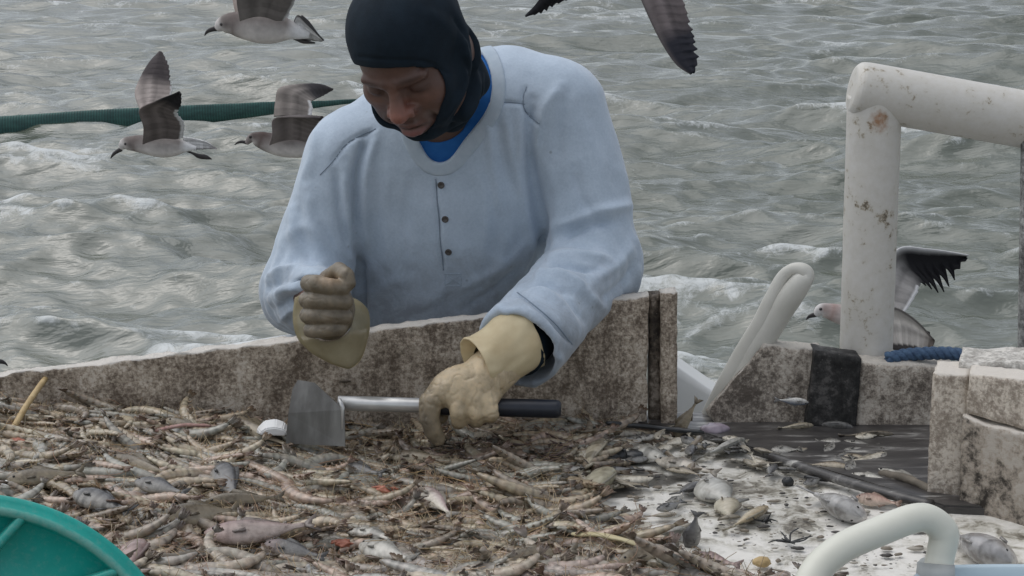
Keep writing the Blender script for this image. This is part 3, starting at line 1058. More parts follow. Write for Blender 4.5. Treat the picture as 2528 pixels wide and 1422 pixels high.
def build_man():
    man = empty('person', (WAIST[0], 3.42, 0.0), 'man in dark hood and pale blue long-sleeved shirt bending over the heap with a scraper', 'person')
    skin = simple('dark_skin', [(.3, (.92, .92, .92)), (.7, (1.08, 1.06, 1.05))], 90, rough=.46, bs=.35, bd=.0006, bscale=260, attr=True, spec=.45, rr=.07)
    # ---------------- body: head, neck, trunk, arms, legs as one surface
    HIPL, HIPR = np.array([WAIST[0] - .10, 3.40, .92]), np.array([WAIST[0] + .10, 3.40, .92])
    KL, KR = np.array([WAIST[0] - .14, 3.36, .50]), np.array([WAIST[0] + .14, 3.36, .50])
    FL, FR = np.array([WAIST[0] - .16, 3.42, .08]), np.array([WAIST[0] + .16, 3.42, .08])

    def body_lo(p):
        d = torso_sdf(p, -.018)
        d = smin(d, cap(p, hl(0, -.02, -.05), NB + np.array([0, .05, -.02]), .046, .052), .03)
        for pts, rs in (([SR, ER, WR, P(1180, 945, 2.76)], [.055, .046, .030, .028]), ([SL, EL, WL, P(810, 750, 2.77)], [.055, .046, .030, .028])):
            d = smin(d, chain(p, pts, rs), .02)
        d = smin(d, ell(p, (HIPL + HIPR) / 2, (.165, .12, .13)), .05)
        for h, k_, f in ((HIPL, KL, FL), (HIPR, KR, FR)):
            d = smin(d, chain(p, [h, k_, f], [.085, .058, .042]), .03)
        d = smax(d, -(ell(to_head(p), (0, .03, -.01), (.2, .12, .16))), .002) if False else d
        return d

    def body(p):
        d = body_lo(p)
        q = to_head(p)
        hs = head_sdf(q) * HS
        return smin(d, hs, .012)
    # coarse below, fine at the head: two surfaces would break the one skin, so refine by projection
    lo, hi = np.array([HC[0] - .42, 2.66, 0.02]), np.array([HC[0] + .50, 3.56, 1.82])
    V, F = surface(lambda p: body_lo(p), lo, hi, .012)
    # keep the trunk below the neck, and weld the finely cut head on by one join at the neck
    Vh, Fh = surface(lambda p: smin(head_sdf(to_head(p)), smax(body_lo(p), np.linalg.norm(p - hl(0, -.02, -.09).astype(np.float32), axis=-1) - .085, .01), .012), HC - .16, HC + .15, .0021)
    Vh = relax(Vh, Fh, 1)
    q = to_head(Vh.astype(np.float32)).astype(float)
    base = np.ones((len(Vh), 3)) * np.array([.104, .058, .046])

    def blot(c, r, col, amt=1.0):
        d = np.sqrt((((q - np.array(c)) / np.array(r)) ** 2).sum(1))
        k = np.clip(1.35 - d, 0, 1)[:, None] * amt
        base[:] = base * (1 - k) + np.array(col) * k
    blot((0, .108, -.036), (.022, .03, .022), (.30, .125, .092), .95)  # reddish nose tip, with its highlight painted in as a paler tone
    blot((0, .095, -.010), (.012, .03, .03), (.17, .085, .062), .6)
    for s in (-1, 1):
        blot((s * .042, .075, -.030), (.022, .03, .018), (.185, .100, .078), .7)
        blot((s * .033, .085, -.004), (.020, .03, .012), (.062, .034, .028), .8)
        blot((s * .030, .092, .0185), (.020, .02, .0045), (.035, .022, .02), .8)       # eyebrow
        blot((s * .036, .07, -.064), (.012, .03, .012), (.20, .17, .155), .45)          # grey stubble
        blot((s * .055, .04, -.075), (.02, .04, .03), (.085, .065, .058), .5)
    blot((0, .10, -.059), (.026, .02, .006), (.17, .12, .105), .55)
    blot((0, .085, -.100), (.03, .03, .012), (.16, .13, .12), .5)
    blot((0, .100, -.068), (.024, .016, .0055), (.150, .070, .064), .8)
    blot((0, .098, -.086), (.020, .016, .0085), (.30, .125, .125), .95)
    blot((0, .10, -.0758), (.024, .012, .0016), (.02, .008, .008), .9)
    blot((0, .09, .03), (.05, .03, .014), (.120, .066, .052), .5)
    nz = fbm(q * 140, 3, 8)[:, None]
    base = base * (1 + .10 * nz)
    me = make_mesh('body', np.concatenate([V, Vh]), np.concatenate([F, Fh + len(V)]), True, np.concatenate([np.ones((len(V), 3)) * np.array([.118, .064, .047]), base]))
    b_o = obj('body', me, skin, man)
    # eyes: a sliver of eyeball under the lids
    # ---------------- hood
    def hood(p):
        q = to_head(p)
        d = np.minimum(skull(q, .004), head_sdf(q) - .0045)
        d = smin(d, ell(q, (0, -.010, .055), (.077, .096, .078)), .02)
        # folds of cloth round the neck
        d = smin(d, chain(q, [(-.066, .0, -.03), (-.060, .02, -.080), (-.035, .058, -.108), (.008, .068, -.122), (.042, .046, -.116), (.062, .010, -.085), (.070, -.02, -.03)], [.012, .013, .012, .013, .016, .018, .018]), .016)
        d = smin(d, chain(q, [(.064, -.02, .05), (.064, -.03, .0), (.060, -.03, -.06), (.052, -.03, -.12)], [.014, .016, .019, .023]), .02)
        d = smin(d, chain(q, [(-.080, -.03, -.0), (-.080, -.04, -.06), (-.07, -.06, -.10)], [.016, .020, .03]), .02)
        d = smin(d, cap(p, hl(.02, -.03, -.10), NB + np.array([.012, .02, .01]), .050, .056), .03)
        d = smin(d, cap(p, P(1132, 175, 2.95), P(1112, 285, 2.96), .026, .030), .02)
        for s in (-1, 1):
            d = smin(d, ell(q, (s * .060, .028, -.088), (.020, .045, .034)), .015)
        op = ell(q, (-.014, .10, -.012), (.086, .112, .064))
        op = smin(op, ell(q, (-.016, .11, -.060), (.060, .10, .044)), .02)
        d = smax(d, -op, .004)
        cut = skull(q, .003)
        return d
    lo, hi = HC + np.array([-.19, -.20, -.27]), HC + np.array([.22, .26, .17])
    V, F = surface(hood, lo, hi, .0034)
    V = relax(V, F, 1)
    N = vnormals(V, F)
    HF_ = [([(1168, 60), (1180, 140), (1168, 220), (1130, 300)], 9, -.007), ([(1148, 90), (1155, 160), (1140, 230), (1090, 300)], 8, .004),
           ([(1150, 150), (1160, 230), (1110, 320)], 6, -.004), ([(1185, 170), (1180, 240), (1140, 310)], 7, .004),
           ([(880, 140), (960, 148), (1050, 152), (1110, 185)], 4, -.0016), ([(1040, 20), (1100, 60), (1140, 120)], 16, .002),
           ([(960, 335), (1020, 345), (1080, 320)], 6, -.003), ([(1120, 40), (1150, 90), (1160, 130)], 7, -.003)]
    V = V + N * (fold_disp(V, N, HF_) * 1.7 + fbm(V * 22, 3, 5) * .0016)[:, None]
    hm = simple('dark_knit', [(.3, (.0050, .0115, .019)), (.7, (.0085, .018, .029))], 40, rough=.85, bs=.35, bd=.001, bscale=400, spec=.25)
    obj('hood', make_mesh('hood', V, F), hm, man)
    # ---------------- shirt
    lo, hi = np.array([SL[0] - .24, 2.72, .86]), np.array([SR[0] + .26, 3.44, 1.70])

    def shirt0(p):
        d = torso_sdf(p)
        d = smin(d, arm_sdf(p, 1), .028)
        return smin(d, arm_sdf(p, -1), .028)

    rhole = lambda p: hole_sdf(p)
    wdir = nrm(SC_R - ER)

    def shirt(p):
        d = shirt0(p)
        # cuff end of the right-hand sleeve cut square, hollow inside
        d = smax(d, ((p - SC_R.astype(np.float32)) @ wdir.astype(np.float32)) - .040, .006)
        inner = cap(p, SC_R - wdir * .02, SC_R + wdir * .12, .066, .070)
        d = smax(d, -inner, .004)
        return smax(d, -rhole(p), .006)
    V, F = surface(shirt, lo, hi, .0046)
    V = relax(V, F, 1)
    N = vnormals(V, F)
    dd = fold_disp(V, N, FOLDS) * 1.35 + fbm(V * np.array([9, 9, 5]), 3, 3) * .0045 + (.28 - np.abs(fbm(V * np.array([8, 8, 6]) + 3, 3, 14))) * .011 * np.clip((1.50 - V[:, 2]) / .12, .25, 1) + fbm(V * 26, 2, 4) * .0012
    # cross-wrinkles where the sleeves bunch at the elbows
    for E, W_ in ((ER, SC_R), (EL, WL)):
        ax = nrm(W_ - E)
        s = (V - E) @ ax
        k = np.exp(-(((V - E) ** 2).sum(1)) / .10 ** 2)
        dd += k * .0035 * np.sin(s * 210 + fbm(V * 14, 2, 9) * 2.2)
    V = V + N * dd[:, None]
    ms, t, b = new_mat('pale_blue_fleece')
    co = nd(t, 'ShaderNodeTexCoord').outputs['Object']
    n1 = noise(t, 14, 7, .62, co)
    n2 = noise(t, 220, 4, .6, co)
    c = ramp(t, n1, [(.32, (.405, .485, .575)), (.5, (.455, .540, .635)), (.68, (.500, .585, .685))])
    c = mix(t, .22, c, ramp(t, n2, [(.35, (.28, .36, .46)), (.65, (.52, .60, .70))]))
    # fish slime and dirt near the hem and on the cuff
    sx = nd(t, 'ShaderNodeSeparateXYZ'); t.links.new(co, sx.inputs[0])
    mr = nd(t, 'ShaderNodeMapRange'); t.links.new(sx.outputs['Z'], mr.inputs[0])
    mr.inputs[1].default_value = 1.34; mr.inputs[2].default_value = 1.10
    n3 = noise(t, 18, 7, .7, co, .6)
    mu = nd(t, 'ShaderNodeMath', operation='MULTIPLY'); t.links.new(mr.outputs[0], mu.inputs[0]); t.links.new(n3, mu.inputs[1])
    df = ramp(t, mu.outputs[0], [(.26, 0), (.58, .65)])
    c = mix(t, df, c, (.20, .215, .235))
    sp = nd(t, 'ShaderNodeTexVoronoi', Scale=21.0); t.links.new(co, sp.inputs['Vector'])
    sf = ramp(t, sp.outputs['Distance'], [(.035, .55), (.075, 0)])
    c = mix(t, sf, c, (.21, .235, .26))
    # paler, yellower worn shoulder
    t.links.new(c, b.inputs['Base Color'])
    b.inputs['Roughness'].default_value = .95
    b.inputs['Specular IOR Level'].default_value = .1
    b.inputs['Sheen Weight'].default_value = .35
    b.inputs['Sheen Roughness'].default_value = .5
    pr = bump(t, b, n2, .35, .0012)
    bump(t, b, n1, .35, .004, pr)
    so = obj('shirt', make_mesh('shirt', V, F), ms, man)
    tree = BVHTree.FromPolygons([tuple(v) for v in V], [tuple(int(i) for i in f) for f in F])

    def hit(px, py, off=0.0):
        v = nrm(ray(px, py))
        h, n, i, dst = tree.ray_cast(Vector(CAM), Vector(v))
        if h is None: return None
        n = np.array(n)
        if n @ v > 0: n = -n
        return np.array(h) + n * off, n
    # collar band
    def collar(p):
        return smax(np.abs(shirt0(p)) - .0040, np.abs(rhole(p) - .011) - .013, .004)
    V, F = surface(collar, P(880, 480, 2.92) - .03, P(1290, 90, 3.3) + .03, .0030)
    V = relax(V, F, 2)
    mc = simple('collar_knit', [(.3, (.39, .465, .54)), (.7, (.46, .53, .60))], 60, rough=.95, bs=.4, bd=.001, bscale=300, spec=.1)
    obj('collar', make_mesh('collar', V, F), mc, so)
    # seams and placket
    msm = simple('seam_thread', [(.3, (.22, .27, .33)), (.7, (.27, .32, .39))], 90, rough=.95, spec=.1)
    def seam(poly, r=.0010, m=msm, name='seam', off=.0004):
        pts = []
        for q in catmull(np.array([(a, b_, 0) for a, b_ in poly]), 6):
            h = hit(q[0], q[1], off)
            if h is not None and (not pts or np.linalg.norm(h[0] - pts[-1]) < .03): pts.append(h[0])
        if len(pts) > 2:
            V, F = tube(pts, r, 6)
            obj(name, make_mesh(name, V, F), m, so)
    seam([(790, 432), (822, 398), (860, 352), (928, 318)])
    seam([(1212, 252), (1255, 253), (1296, 257)])
    seam([(1300, 214), (1291, 250), (1302, 282), (1332, 306)])
    seam([(1075, 442), (1082, 520), (1088, 600), (1095, 668)], .0011)
    seam([(1277, 722), (1312, 748), (1370, 798), (1412, 850)], .0011)
    # stitched rectangle with a cross at the foot of the placket
    for sq in ([(1098, 676), (1138, 676)], [(1098, 706), (1138, 706)], [(1098, 676), (1098, 706)], [(1138, 676), (1138, 706)], [(1102, 680), (1134, 702)], [(1134, 680), (1102, 702)]):
        seam(sq, .0007, ms, 'stitching')
    mbn = simple('button_dark', [(.3, (.05, .045, .04)), (.7, (.09, .08, .075))], 90, rough=.35, spec=.5)
    for (x, y) in ((1089, 457), (1099, 541), (1107, 622)):
        h, n = hit(x, y)
        bb = MB()
        pr = [(-.002, .0060), (.0014, .0066), (.0028, .0060), (.0028, .0046), (.0016, .0038), (.0016, .0001)]
        a = nrm(np.cross(n, [0, 0, 1.0])); c2 = np.cross(n, a)
        ang = np.linspace(0, 2 * np.pi, 24, endpoint=False)
        Vb = np.concatenate([h + n * z + (a * np.cos(ang)[:, None] + c2 * np.sin(ang)[:, None]) * r for z, r in pr])
        Fb = [(i * 24 + j, i * 24 + (j + 1) % 24, (i + 1) * 24 + (j + 1) % 24, (i + 1) * 24 + j) for i in range(len(pr) - 1) for j in range(24)]
        bb.add(Vb, Fb)
        obj('button', bb.mesh('button'), mbn, so)
    # ---------------- blue undershirt
    def under(p):
        return smax(torso_sdf(p, -.008), rhole(p) - .02, .004)
    def under2(p):
        neck = cap(p, hl(-.005, .0, -.10), NB + np.array([-.01, .0, -.01]), .060, .064)
        return smax(under(p), -neck, .004)
    V, F = surface(under2, P(880, 480, 2.92) - .03, P(1290, 60, 3.36) + .04, .0045)
    mu_ = simple('blue_cotton', [(.3, (.018, .105, .33)), (.7, (.028, .14, .40))], 40, rough=.9, bs=.3, spec=.2)
    obj('undershirt', make_mesh('undershirt', V, F), mu_, man)
    # dark inner cuff seen in the gap at the wrist
    V, F = tube(catmull([SC_R - wdir * .03, SC_R + wdir * .02, SC_R + wdir * .048], 6), .050, 24)
    obj('inner_sleeve', make_mesh('inner_sleeve', V, F), hm, man)
    # ---------------- trousers and boots (behind the board)
    def trs(p):
        d = ell(p, (HIPL + HIPR) / 2, (.185, .14, .15))
        for h, k_, f in ((HIPL, KL, FL), (HIPR, KR, FR)):
            d = smin(d, chain(p, [h, k_, f], [.102, .078, .07]), .03)
        return d
    V, F = surface(trs, [WAIST[0] - .32, 3.18, .10], [WAIST[0] + .32, 3.62, 1.1], .012)
    mt = simple('oilskin', [(.3, (.10, .09, .03)), (.7, (.16, .14, .05))], 20, rough=.4)
    obj('trousers', make_mesh('trousers', V, F), mt, man)
    mbt = simple('rubber', [(.3, (.02, .02, .02)), (.7, (.04, .04, .04))], 20, rough=.4)
    for f in (FL, FR):
        V, F = surface(lambda p: smin(cap(p, f + [0, 0, .22], f + [0, 0, -.02], .075, .060), ell(p, f + [0, -.07, -.035], (.052, .13, .05)), .03), f + [-.12, -.24, -.08], f + [.12, .12, .32], .010)
        V[:, 2] = np.maximum(V[:, 2], .002)
        obj('boot', make_mesh('boot', V, F), mbt, man)

    # ---------------- gloves
    mg, t, b = new_mat('rubber_glove')
    co = nd(t, 'ShaderNodeTexCoord').outputs['Object']
    at = nd(t, 'ShaderNodeAttribute', attribute_name='col')
    n1 = noise(t, 60, 7, .65, co)
    c = mix(t, 1.0, at.outputs['Color'], ramp(t, n1, [(.3, (.70, .68, .66)), (.5, (1, 1, 1)), (.7, (1.18, 1.14, 1.1))]), 'MULTIPLY')
    t.links.new(c, b.inputs['Base Color'])
    b.inputs['Roughness'].default_value = .44
    b.inputs['Subsurface Weight'].default_value = .12
    b.inputs['Subsurface Radius'].default_value = (.01, .006, .003)
    b.inputs['Subsurface Scale'].default_value = .5
    bump(t, b, n1, .35, .0016)
    mcf, t, b = new_mat('thin_rubber_cuff')
    co = nd(t, 'ShaderNodeTexCoord').outputs['Object']
    n1 = noise(t, 26, 6, .6, co)
    c = ramp(t, n1, [(.3, (.36, .31, .18)), (.7, (.50, .45, .29))])
    t.links.new(c, b.inputs['Base Color'])
    b.inputs['Roughness'].default_value = .5
    b.inputs['Transmission Weight'].default_value = .0
    tr = nd(t, 'ShaderNodeBsdfTranslucent'); t.links.new(c, tr.inputs['Color'])
    tp = nd(t, 'ShaderNodeBsdfTransparent')
    m1 = nd(t, 'ShaderNodeMixShader'); m1.inputs[0].default_value = .35
    m2 = nd(t, 'ShaderNodeMixShader'); m2.inputs[0].default_value = .42
    t.links.new(b.outputs[0], m1.inputs[1]); t.links.new(tr.outputs[0], m1.inputs[2])
    t.links.new(m1.outputs[0], m2.inputs[1]); t.links.new(tp.outputs[0], m2.inputs[2])
    t.links.new(m2.outputs[0], t.nodes['Material Output'].inputs['Surface'])
    bump(t, b, n1, .3, .003)
    mcf2 = simple('folded_cuff', [(.3, (.50, .40, .235)), (.7, (.62, .53, .34))], 20, rough=.5, bs=.3, bd=.003)

    # -- photo-left fist, palm side towards us, thumb on top
    FYs = 2.74
    fing = []
    for (y, x0, x1, r, k) in ((700, 757, 858, .0150, 12), (741, 752, 868, .0147, 4), (779, 753, 866, .0140, 3), (815, 760, 856, .0128, -4)):
        # knuckle, first joint, middle joint, tip tucked in
        fing.append(([P(x0 + 16, y - 2, FYs + .055), P(x0 + 6, y, FYs + .018), P(x0 + 24, y + 1, FYs - .004), P((x0 + x1) / 2 + 8, y + k * .7, FYs - .009), P(x1 - 14, y + k, FYs + .000), P(x1 - 16, y + k, FYs + .028)], [r * .95, r, r * 1.02, r * .98, r * .95, r * .85]))

    def fist(p):
        d = ell(p, P(812, 762, FYs + .050), (.044, .036, .054))
        d = smin(d, cap(p, P(810, 775, FYs + .06), P(806, 782, FYs + .12), .036, .031), .02)
        for pts, rs in fing:
            d = smin(d, chain(p, pts, rs), .0032)
        th = chain(p, [P(800, 745, FYs + .075), P(812, 690, FYs + .062), P(838, 668, FYs + .035), P(856, 680, FYs + .008), P(862, 700, FYs + .002)], [.020, .0175, .0150, .0135, .0115])
        return smin(d, th, .005)
    c0 = P(812, 760, FYs + .05)
    V, F = surface(fist, c0 - [.085, .10, .10], c0 + [.085, .09, .10], .0020)
    V = relax(V, F, 1)
    N = vnormals(V, F)
    GF = [([(790, 690), (792, 712)], 4, -.0012), ([(825, 700), (828, 722)], 4, -.0012), ([(790, 735), (792, 755)], 4, -.001), ([(828, 738), (830, 758)], 4, -.001), ([(795, 772), (797, 795)], 4, -.001), ([(830, 776), (832, 798)], 4, -.001)]
    V += N * (fold_disp(V, N, GF) + fbm(V * 70, 3, 2) * .0010 - np.maximum(0, .09 - np.abs(fbm(V * np.array([30, 55, 55]), 2, 33))) * .012)[:, None]
    x, y = projv(V)
    cl = np.ones((len(V), 3)) * np.array([.165, .138, .098])
    dk = fbm(V * 34, 4, 6)
    cl = cl * (1 + .45 * dk)[:, None]
    k = np.clip(1 - np.hypot((x - 812) / 42, (y - 690) / 26), 0, 1)[:, None]
    cl = cl * (1 - k * .8) + np.array([.34, .24, .15]) * k * .8
    g = obj('glove', make_mesh('glove', V, F, True, cl), mg, man)
    # hanging cuff, opening towards his elbow
    rim_px = [(733, 742, .075), (731, 792, .07), (742, 836, .062), (768, 866, .055), (802, 888, .05), (838, 903, .052), (866, 907, .06), (890, 885, .085), (904, 842, .10), (910, 795, .115), (900, 765, .125), (860, 745, .14), (800, 735, .13), (755, 732, .10)]
    rim = catmull(np.array([P(a, b_, FYs + c_) for a, b_, c_ in rim_px] + [P(rim_px[0][0], rim_px[0][1], FYs + rim_px[0][2])]), 4)[:-1]
    n = len(rim)
    rc = rim.mean(0)
    base_c = P(812, 790, FYs + .045)
    ax = nrm(rc - base_c)
    ring0 = []
    for p in rim:
        v = p - rc
        v = v - ax * (v @ ax) * .9
        ring0.append(base_c + nrm(v) * .040)
    ring0 = np.array(ring0)
    rows = []
    for s in np.linspace(0, 1, 12):
        q = ring0 * (1 - s) + rim * s
        q = q + (q - (base_c * (1 - s) + rc * s)) * (.22 * math.sin(math.pi * s))
        q = q + (fbm(q * 24, 3, 21) * .012 + np.sin(np.arange(n) * 2 * np.pi / n * 11 + s * 5) * .0022 * s)[:, None] * nrm([0.2, -1, 0])
        rows.append(q)
    V = np.concatenate(rows)
    F = [(i * n + j, i * n + (j + 1) % n, (i + 1) * n + (j + 1) % n, (i + 1) * n + j) for i in range(11) for j in range(n)]
    cme = make_mesh('cuff', V, F)
    co_ = obj('cuff', cme, mcf, g)
    sm = co_.modifiers.new('solid', 'SOLIDIFY'); sm.thickness = .0010
    V, F = tube(np.vstack([rim, rim[:1]]), .0019, 6)
    obj('cuff_bead', make_mesh('cuff_bead', V, F), mcf2, g)

    # -- photo-right glove round the tool handle
    GY = 2.742
    f2 = []
    for (x, r, ye, yk) in ((1128, .0150, 1054, 985), (1172, .0148, 1050, 990), (1208, .0135, 1040, 996)):
        f2.append(([P(x - 6, yk - 28, GY - .006), P(x, yk, GY - .024), P(x + 4, 1020, GY - .031), P(x + 6, ye - 16, GY - .020), P(x + 4, ye - 12, GY + .004), P(x + 2, ye - 24, GY + .016)], [r * 1.15, r * 1.1, r, r * .96, r * .9, r * .8]))

    def hand2(p):
        d = chain(p, [P(1262, 872, GY + .055), P(1205, 925, GY + .018), P(1165, 962, GY + .004)], [.042, .043, .038])
        d = smin(d, cap(p, P(1098, 968, GY - .002), P(1192, 978, GY - .002), .026, .025), .022)
        d = smin(d, ell(p, P(1140, 950, GY), (.046, .030, .034)), .015)
        for pts, rs in f2:
            d = smin(d, chain(p, pts, rs), .010)
        ix = chain(p, [P(1092, 968, GY - .012), P(1062, 992, GY - .020), P(1060, 1034, GY - .024), P(1070, 1064, GY - .022), P(1080, 1082, GY - .018)], [.024, .0195, .0175, .0160, .0140])
        d = smin(d, ix, .007)
        th = chain(p, [P(1110, 960, GY + .016), P(1062, 985, GY + .030), P(1066, 1022, GY + .030), P(1090, 1030, GY + .022)], [.020, .0165, .014, .012])
        d = smin(d, th, .008)
        return d
    c0 = P(1150, 975, GY)
    V, F = surface(hand2, c0 - [.10, .08, .10], c0 + [.13, .12, .10], .0021)
    V = relax(V, F, 1)
    N = vnormals(V, F)
    G2 = [([(1240, 900), (1235, 940), (1242, 980)], 5, -.002), ([(1228, 950), (1238, 985)], 4, .0018), ([(1215, 962), (1224, 1000)], 3.5, -.0018), ([(1150, 975), (1151, 1035)], 4, -.0015), ([(1085, 985), (1095, 1010), (1094, 1034)], 4, -.0025), ([(1190, 1000), (1194, 1040)], 4, -.0015), ([(1120, 930), (1090, 965)], 10, .002)]
    V += N * (fold_disp(V, N, G2) + fbm(V * 60, 3, 2) * .0011 - np.maximum(0, .10 - np.abs(fbm(V * np.array([55, 55, 28]), 2, 31))) * .016)[:, None]
    x, y = projv(V)
    cl = np.ones((len(V), 3)) * np.array([.50, .405, .265])
    dirt = np.clip((y - 1000) / 90, 0, 1) * .55 + np.clip((1115 - x) / 70, 0, 1) * np.clip((y - 900) / 50, 0, 1) * .9
    dirt = np.clip(dirt * .7 + fbm(V * 30, 4, 3) * .2, 0, 1)[:, None]
    cl = cl * (1 - dirt) + np.array([.105, .090, .070]) * dirt
    cl *= (1 + .15 * fbm(V * 50, 3, 11))[:, None]
    g2 = obj('glove', make_mesh('glove', V, F, True, cl), mg, man)
    cA, cB = P(1186, 903, GY + .016), P(1274, 846, GY + .056)
    ax = nrm(cB - cA)
    u = nrm(np.cross(ax, [0, -1, 0])); v = np.cross(ax, u)
    ang = np.linspace(0, 2 * np.pi, 48, endpoint=False)
    prof = [(.012, .030), (.003, .038), (-.003, .045), (-.006, .0485), (-.002, .0515), (.007, .0515), (.016, .0520), (.04, .0535), (.072, .0570), (.094, .0600), (.102, .0605), (.105, .0590), (.09, .0560), (.05, .050)]
    V = []
    for s, r in prof:
        wob = 1 + .035 * np.sin(ang * 3 + s * 60) + .03 * np.sin(ang * 2 + 1) + .022 * np.sin(ang * 9 + s * 90) * (s > .004) + .012 * np.sin(ang * 17 - s * 140)
        lip = np.exp(-((ang - 2.6) % (2 * np.pi) - 0.5) ** 2 / .5) * (.004 if s < .003 else 0)
        cc = cA + ax * s
        V.append(cc + (u * np.cos(ang)[:, None] * 1.0 + v * np.sin(ang)[:, None] * .86) * (r * wob + lip)[:, None] + ax[None, :] * (np.sin(ang * 2 + .7) * .004)[:, None])
    V = np.concatenate(V)
    V += (fbm(V * 22, 3, 9) * .006)[:, None] * np.array([0, -1, .4])
    F = [(i * 48 + j, i * 48 + (j + 1) % 48, (i + 1) * 48 + (j + 1) % 48, (i + 1) * 48 + j) for i in range(len(prof) - 1) for j in range(48)]
    co_ = obj('cuff', make_mesh('cuff', V, F), mcf2, g2)
    ss = co_.modifiers.new('sub', 'SUBSURF'); ss.levels = 1; ss.render_levels = 2


def build_tool():
    GY = 2.742
    mst = simple('shaft_steel', [(.3, (.50, .50, .49)), (.7, (.62, .62, .60))], 30, rough=.35, metal=.6, bs=.1)
    mbl = simple('blade_steel', [(.3, (.075, .070, .062)), (.5, (.14, .135, .125)), (.7, (.25, .245, .23))], 22, rough=.42, metal=.45, bs=.3, bscale=90, stretch=(1, 1, .18))
    mgr = simple('grip_rubber', [(.3, (.008, .011, .018)), (.7, (.014, .018, .028))], 40, rough=.38, bs=.2, bscale=90)
    a, b_ = P(835, 995, GY + .004), P(1385, 1010, GY)
    t = empty('scraper', b_, 'metal scraper with wide grey blade, silver shaft and black grip, held in a yellow glove', 'scraper')
    d = nrm(b_ - a); L = np.linalg.norm(b_ - a)
    V, F = tube([a, a + d * L * .3, a + d * L * .55, a + d * L * .72], .0128, 24)
    obj('shaft', make_mesh('shaft', V, F), mst, t)
    g0 = a + d * L * .42
    gp = [(0, .0140), (.004, .0158), (.03, .0160), (.06, .0157), (.10, .0160)]
    LG = L * .58
    pts = [g0 + d * s for s in (0, .003, .02, LG * .5, LG - .010, LG - .004, LG)]
    V, F = tube(pts, [.0135, .0155, .0160, .0158, .0160, .0150, .0115], 28)
    ang = np.tile(np.linspace(0, 2 * np.pi, 28, endpoint=False), 7)
    obj('grip', make_mesh('grip', V, F), mgr, t)
    # blade: bent plate facing us, foot in the heap
    poly = [(705, 1095, -.020), (852, 1102, -.030), (850, 1012, -.018), (775, 944, .004), (735, 938, .010), (722, 960, .006), (712, 1020, -.008)]
    f = [P(x, y, GY + o) for x, y, o in poly]
    nn = nrm(np.cross(f[1] - f[0], f[3] - f[0]))
    if nn[1] > 0: nn = -nn
    mb = MB()
    n = len(f)
    V = [p for p in f] + [p - nn * .003 for p in f]
    F = [tuple(range(n)), tuple(range(n, 2 * n))[::-1]] + [(i, n + i, n + (i + 1) % n, (i + 1) % n) for i in range(n)]
    me = make_mesh('blade', V, F, False)
    bm = bmesh.new(); bm.from_mesh(me); bmesh.ops.triangulate(bm, faces=[q for q in bm.faces if len(q.verts) > 4])
    bmesh.ops.recalc_face_normals(bm, faces=bm.faces); bm.to_mesh(me); bm.free()
    obj('blade', me, mbl, t)
    V, F = tube([P(838, 985, GY - .012), P(846, 1005, GY - .014), P(846, 1085, GY - .024)], [.003, .004, .003], 10)
    obj('flange', make_mesh('flange', V, F), mst, t)

# ================================================================== GULLS
def lerp3(a, b, t): return np.asarray(a) * (1 - t) + np.asarray(b) * t


def wing_mesh(L, T, Y, nfe=14, saw=.10, sawfrom=.35, tipdark=.45, base=(.21, .18, .165), dark=(.045, .040, .042), edge=(.62, .62, .62), edge_w=.10, edge_to=.65, lead=None, seed=0, camber=.02, flip=1):
    n, m = 110, 18
    Lp = catmull(np.array([P(x, y, Y + d) for x, y, d in L]), 16)
    Tp = catmull(np.array([P(x, y, Y + d) for x, y, d in T]), 16)

    def rs(A):
        s = np.concatenate([[0], np.cumsum(np.linalg.norm(np.diff(A, axis=0), axis=1))])
        q = np.linspace(0, s[-1], n)
        return np.stack([np.interp(q, s, A[:, k]) for k in range(3)], 1)
    Lp, Tp = rs(Lp), rs(Tp)
    V, Cc = [], []
    rng = np.random.RandomState(seed)
    nor0 = nrm(np.cross(Lp[n // 2] - Lp[0], Tp[n // 2] - Lp[n // 2])) * flip
    fr = rng.rand(nfe + 2)
    for i in range(n):
        t = i / (n - 1)
        ph = (t * nfe) % 1.0
        k = int(t * nfe)
        sw = max(0, (t - sawfrom) / (1 - sawfrom)) * saw + .02
        ext = 1 + sw * (ph ** 1.6 - .6) * (.45 + 1.1 * fr[k])
        chord = Tp[i] - Lp[i]
        for j in range(m):
            s = j / (m - 1)
            rag = .0012 * (ph - .5) * (s > .2)
            p = Lp[i] + chord * s * (1 + (ext - 1) * s) + nor0 * (camber * math.sin(math.pi * min(1, s * 1.25)) * (1 - .5 * t) + rag)
            V.append(p)
            c = np.array(base) * (.86 + .28 * fr[k])
            # covert bands near the leading edge
            c = c * (1 + .22 * math.sin(s * 17 + t * 3) * (s < .6))
            dk = np.clip((t - (1 - tipdark)) / .18 + (s - .5) * .5, 0, 1)
            c = lerp3(c, dark, dk)
            if s > .45 and t < .95:                # flight feathers: dark vane, pale rim
                c = c * (.90 if ph < .5 else 1.05) * (.90)
            if lead is not None and s < .14: c = lerp3(lead, c, s / .14)
            if t < edge_to and s > 1 - edge_w: c = np.array(edge)
            elif t < 1 and s > .97: c = c * 1.35
            Cc.append(c)
    F = [(i * m + j, (i + 1) * m + j, (i + 1) * m + j + 1, i * m + j + 1) for i in range(n - 1) for j in range(m - 1)]
    return make_mesh('wing', np.array(V), np.array(F), True, np.array(Cc))


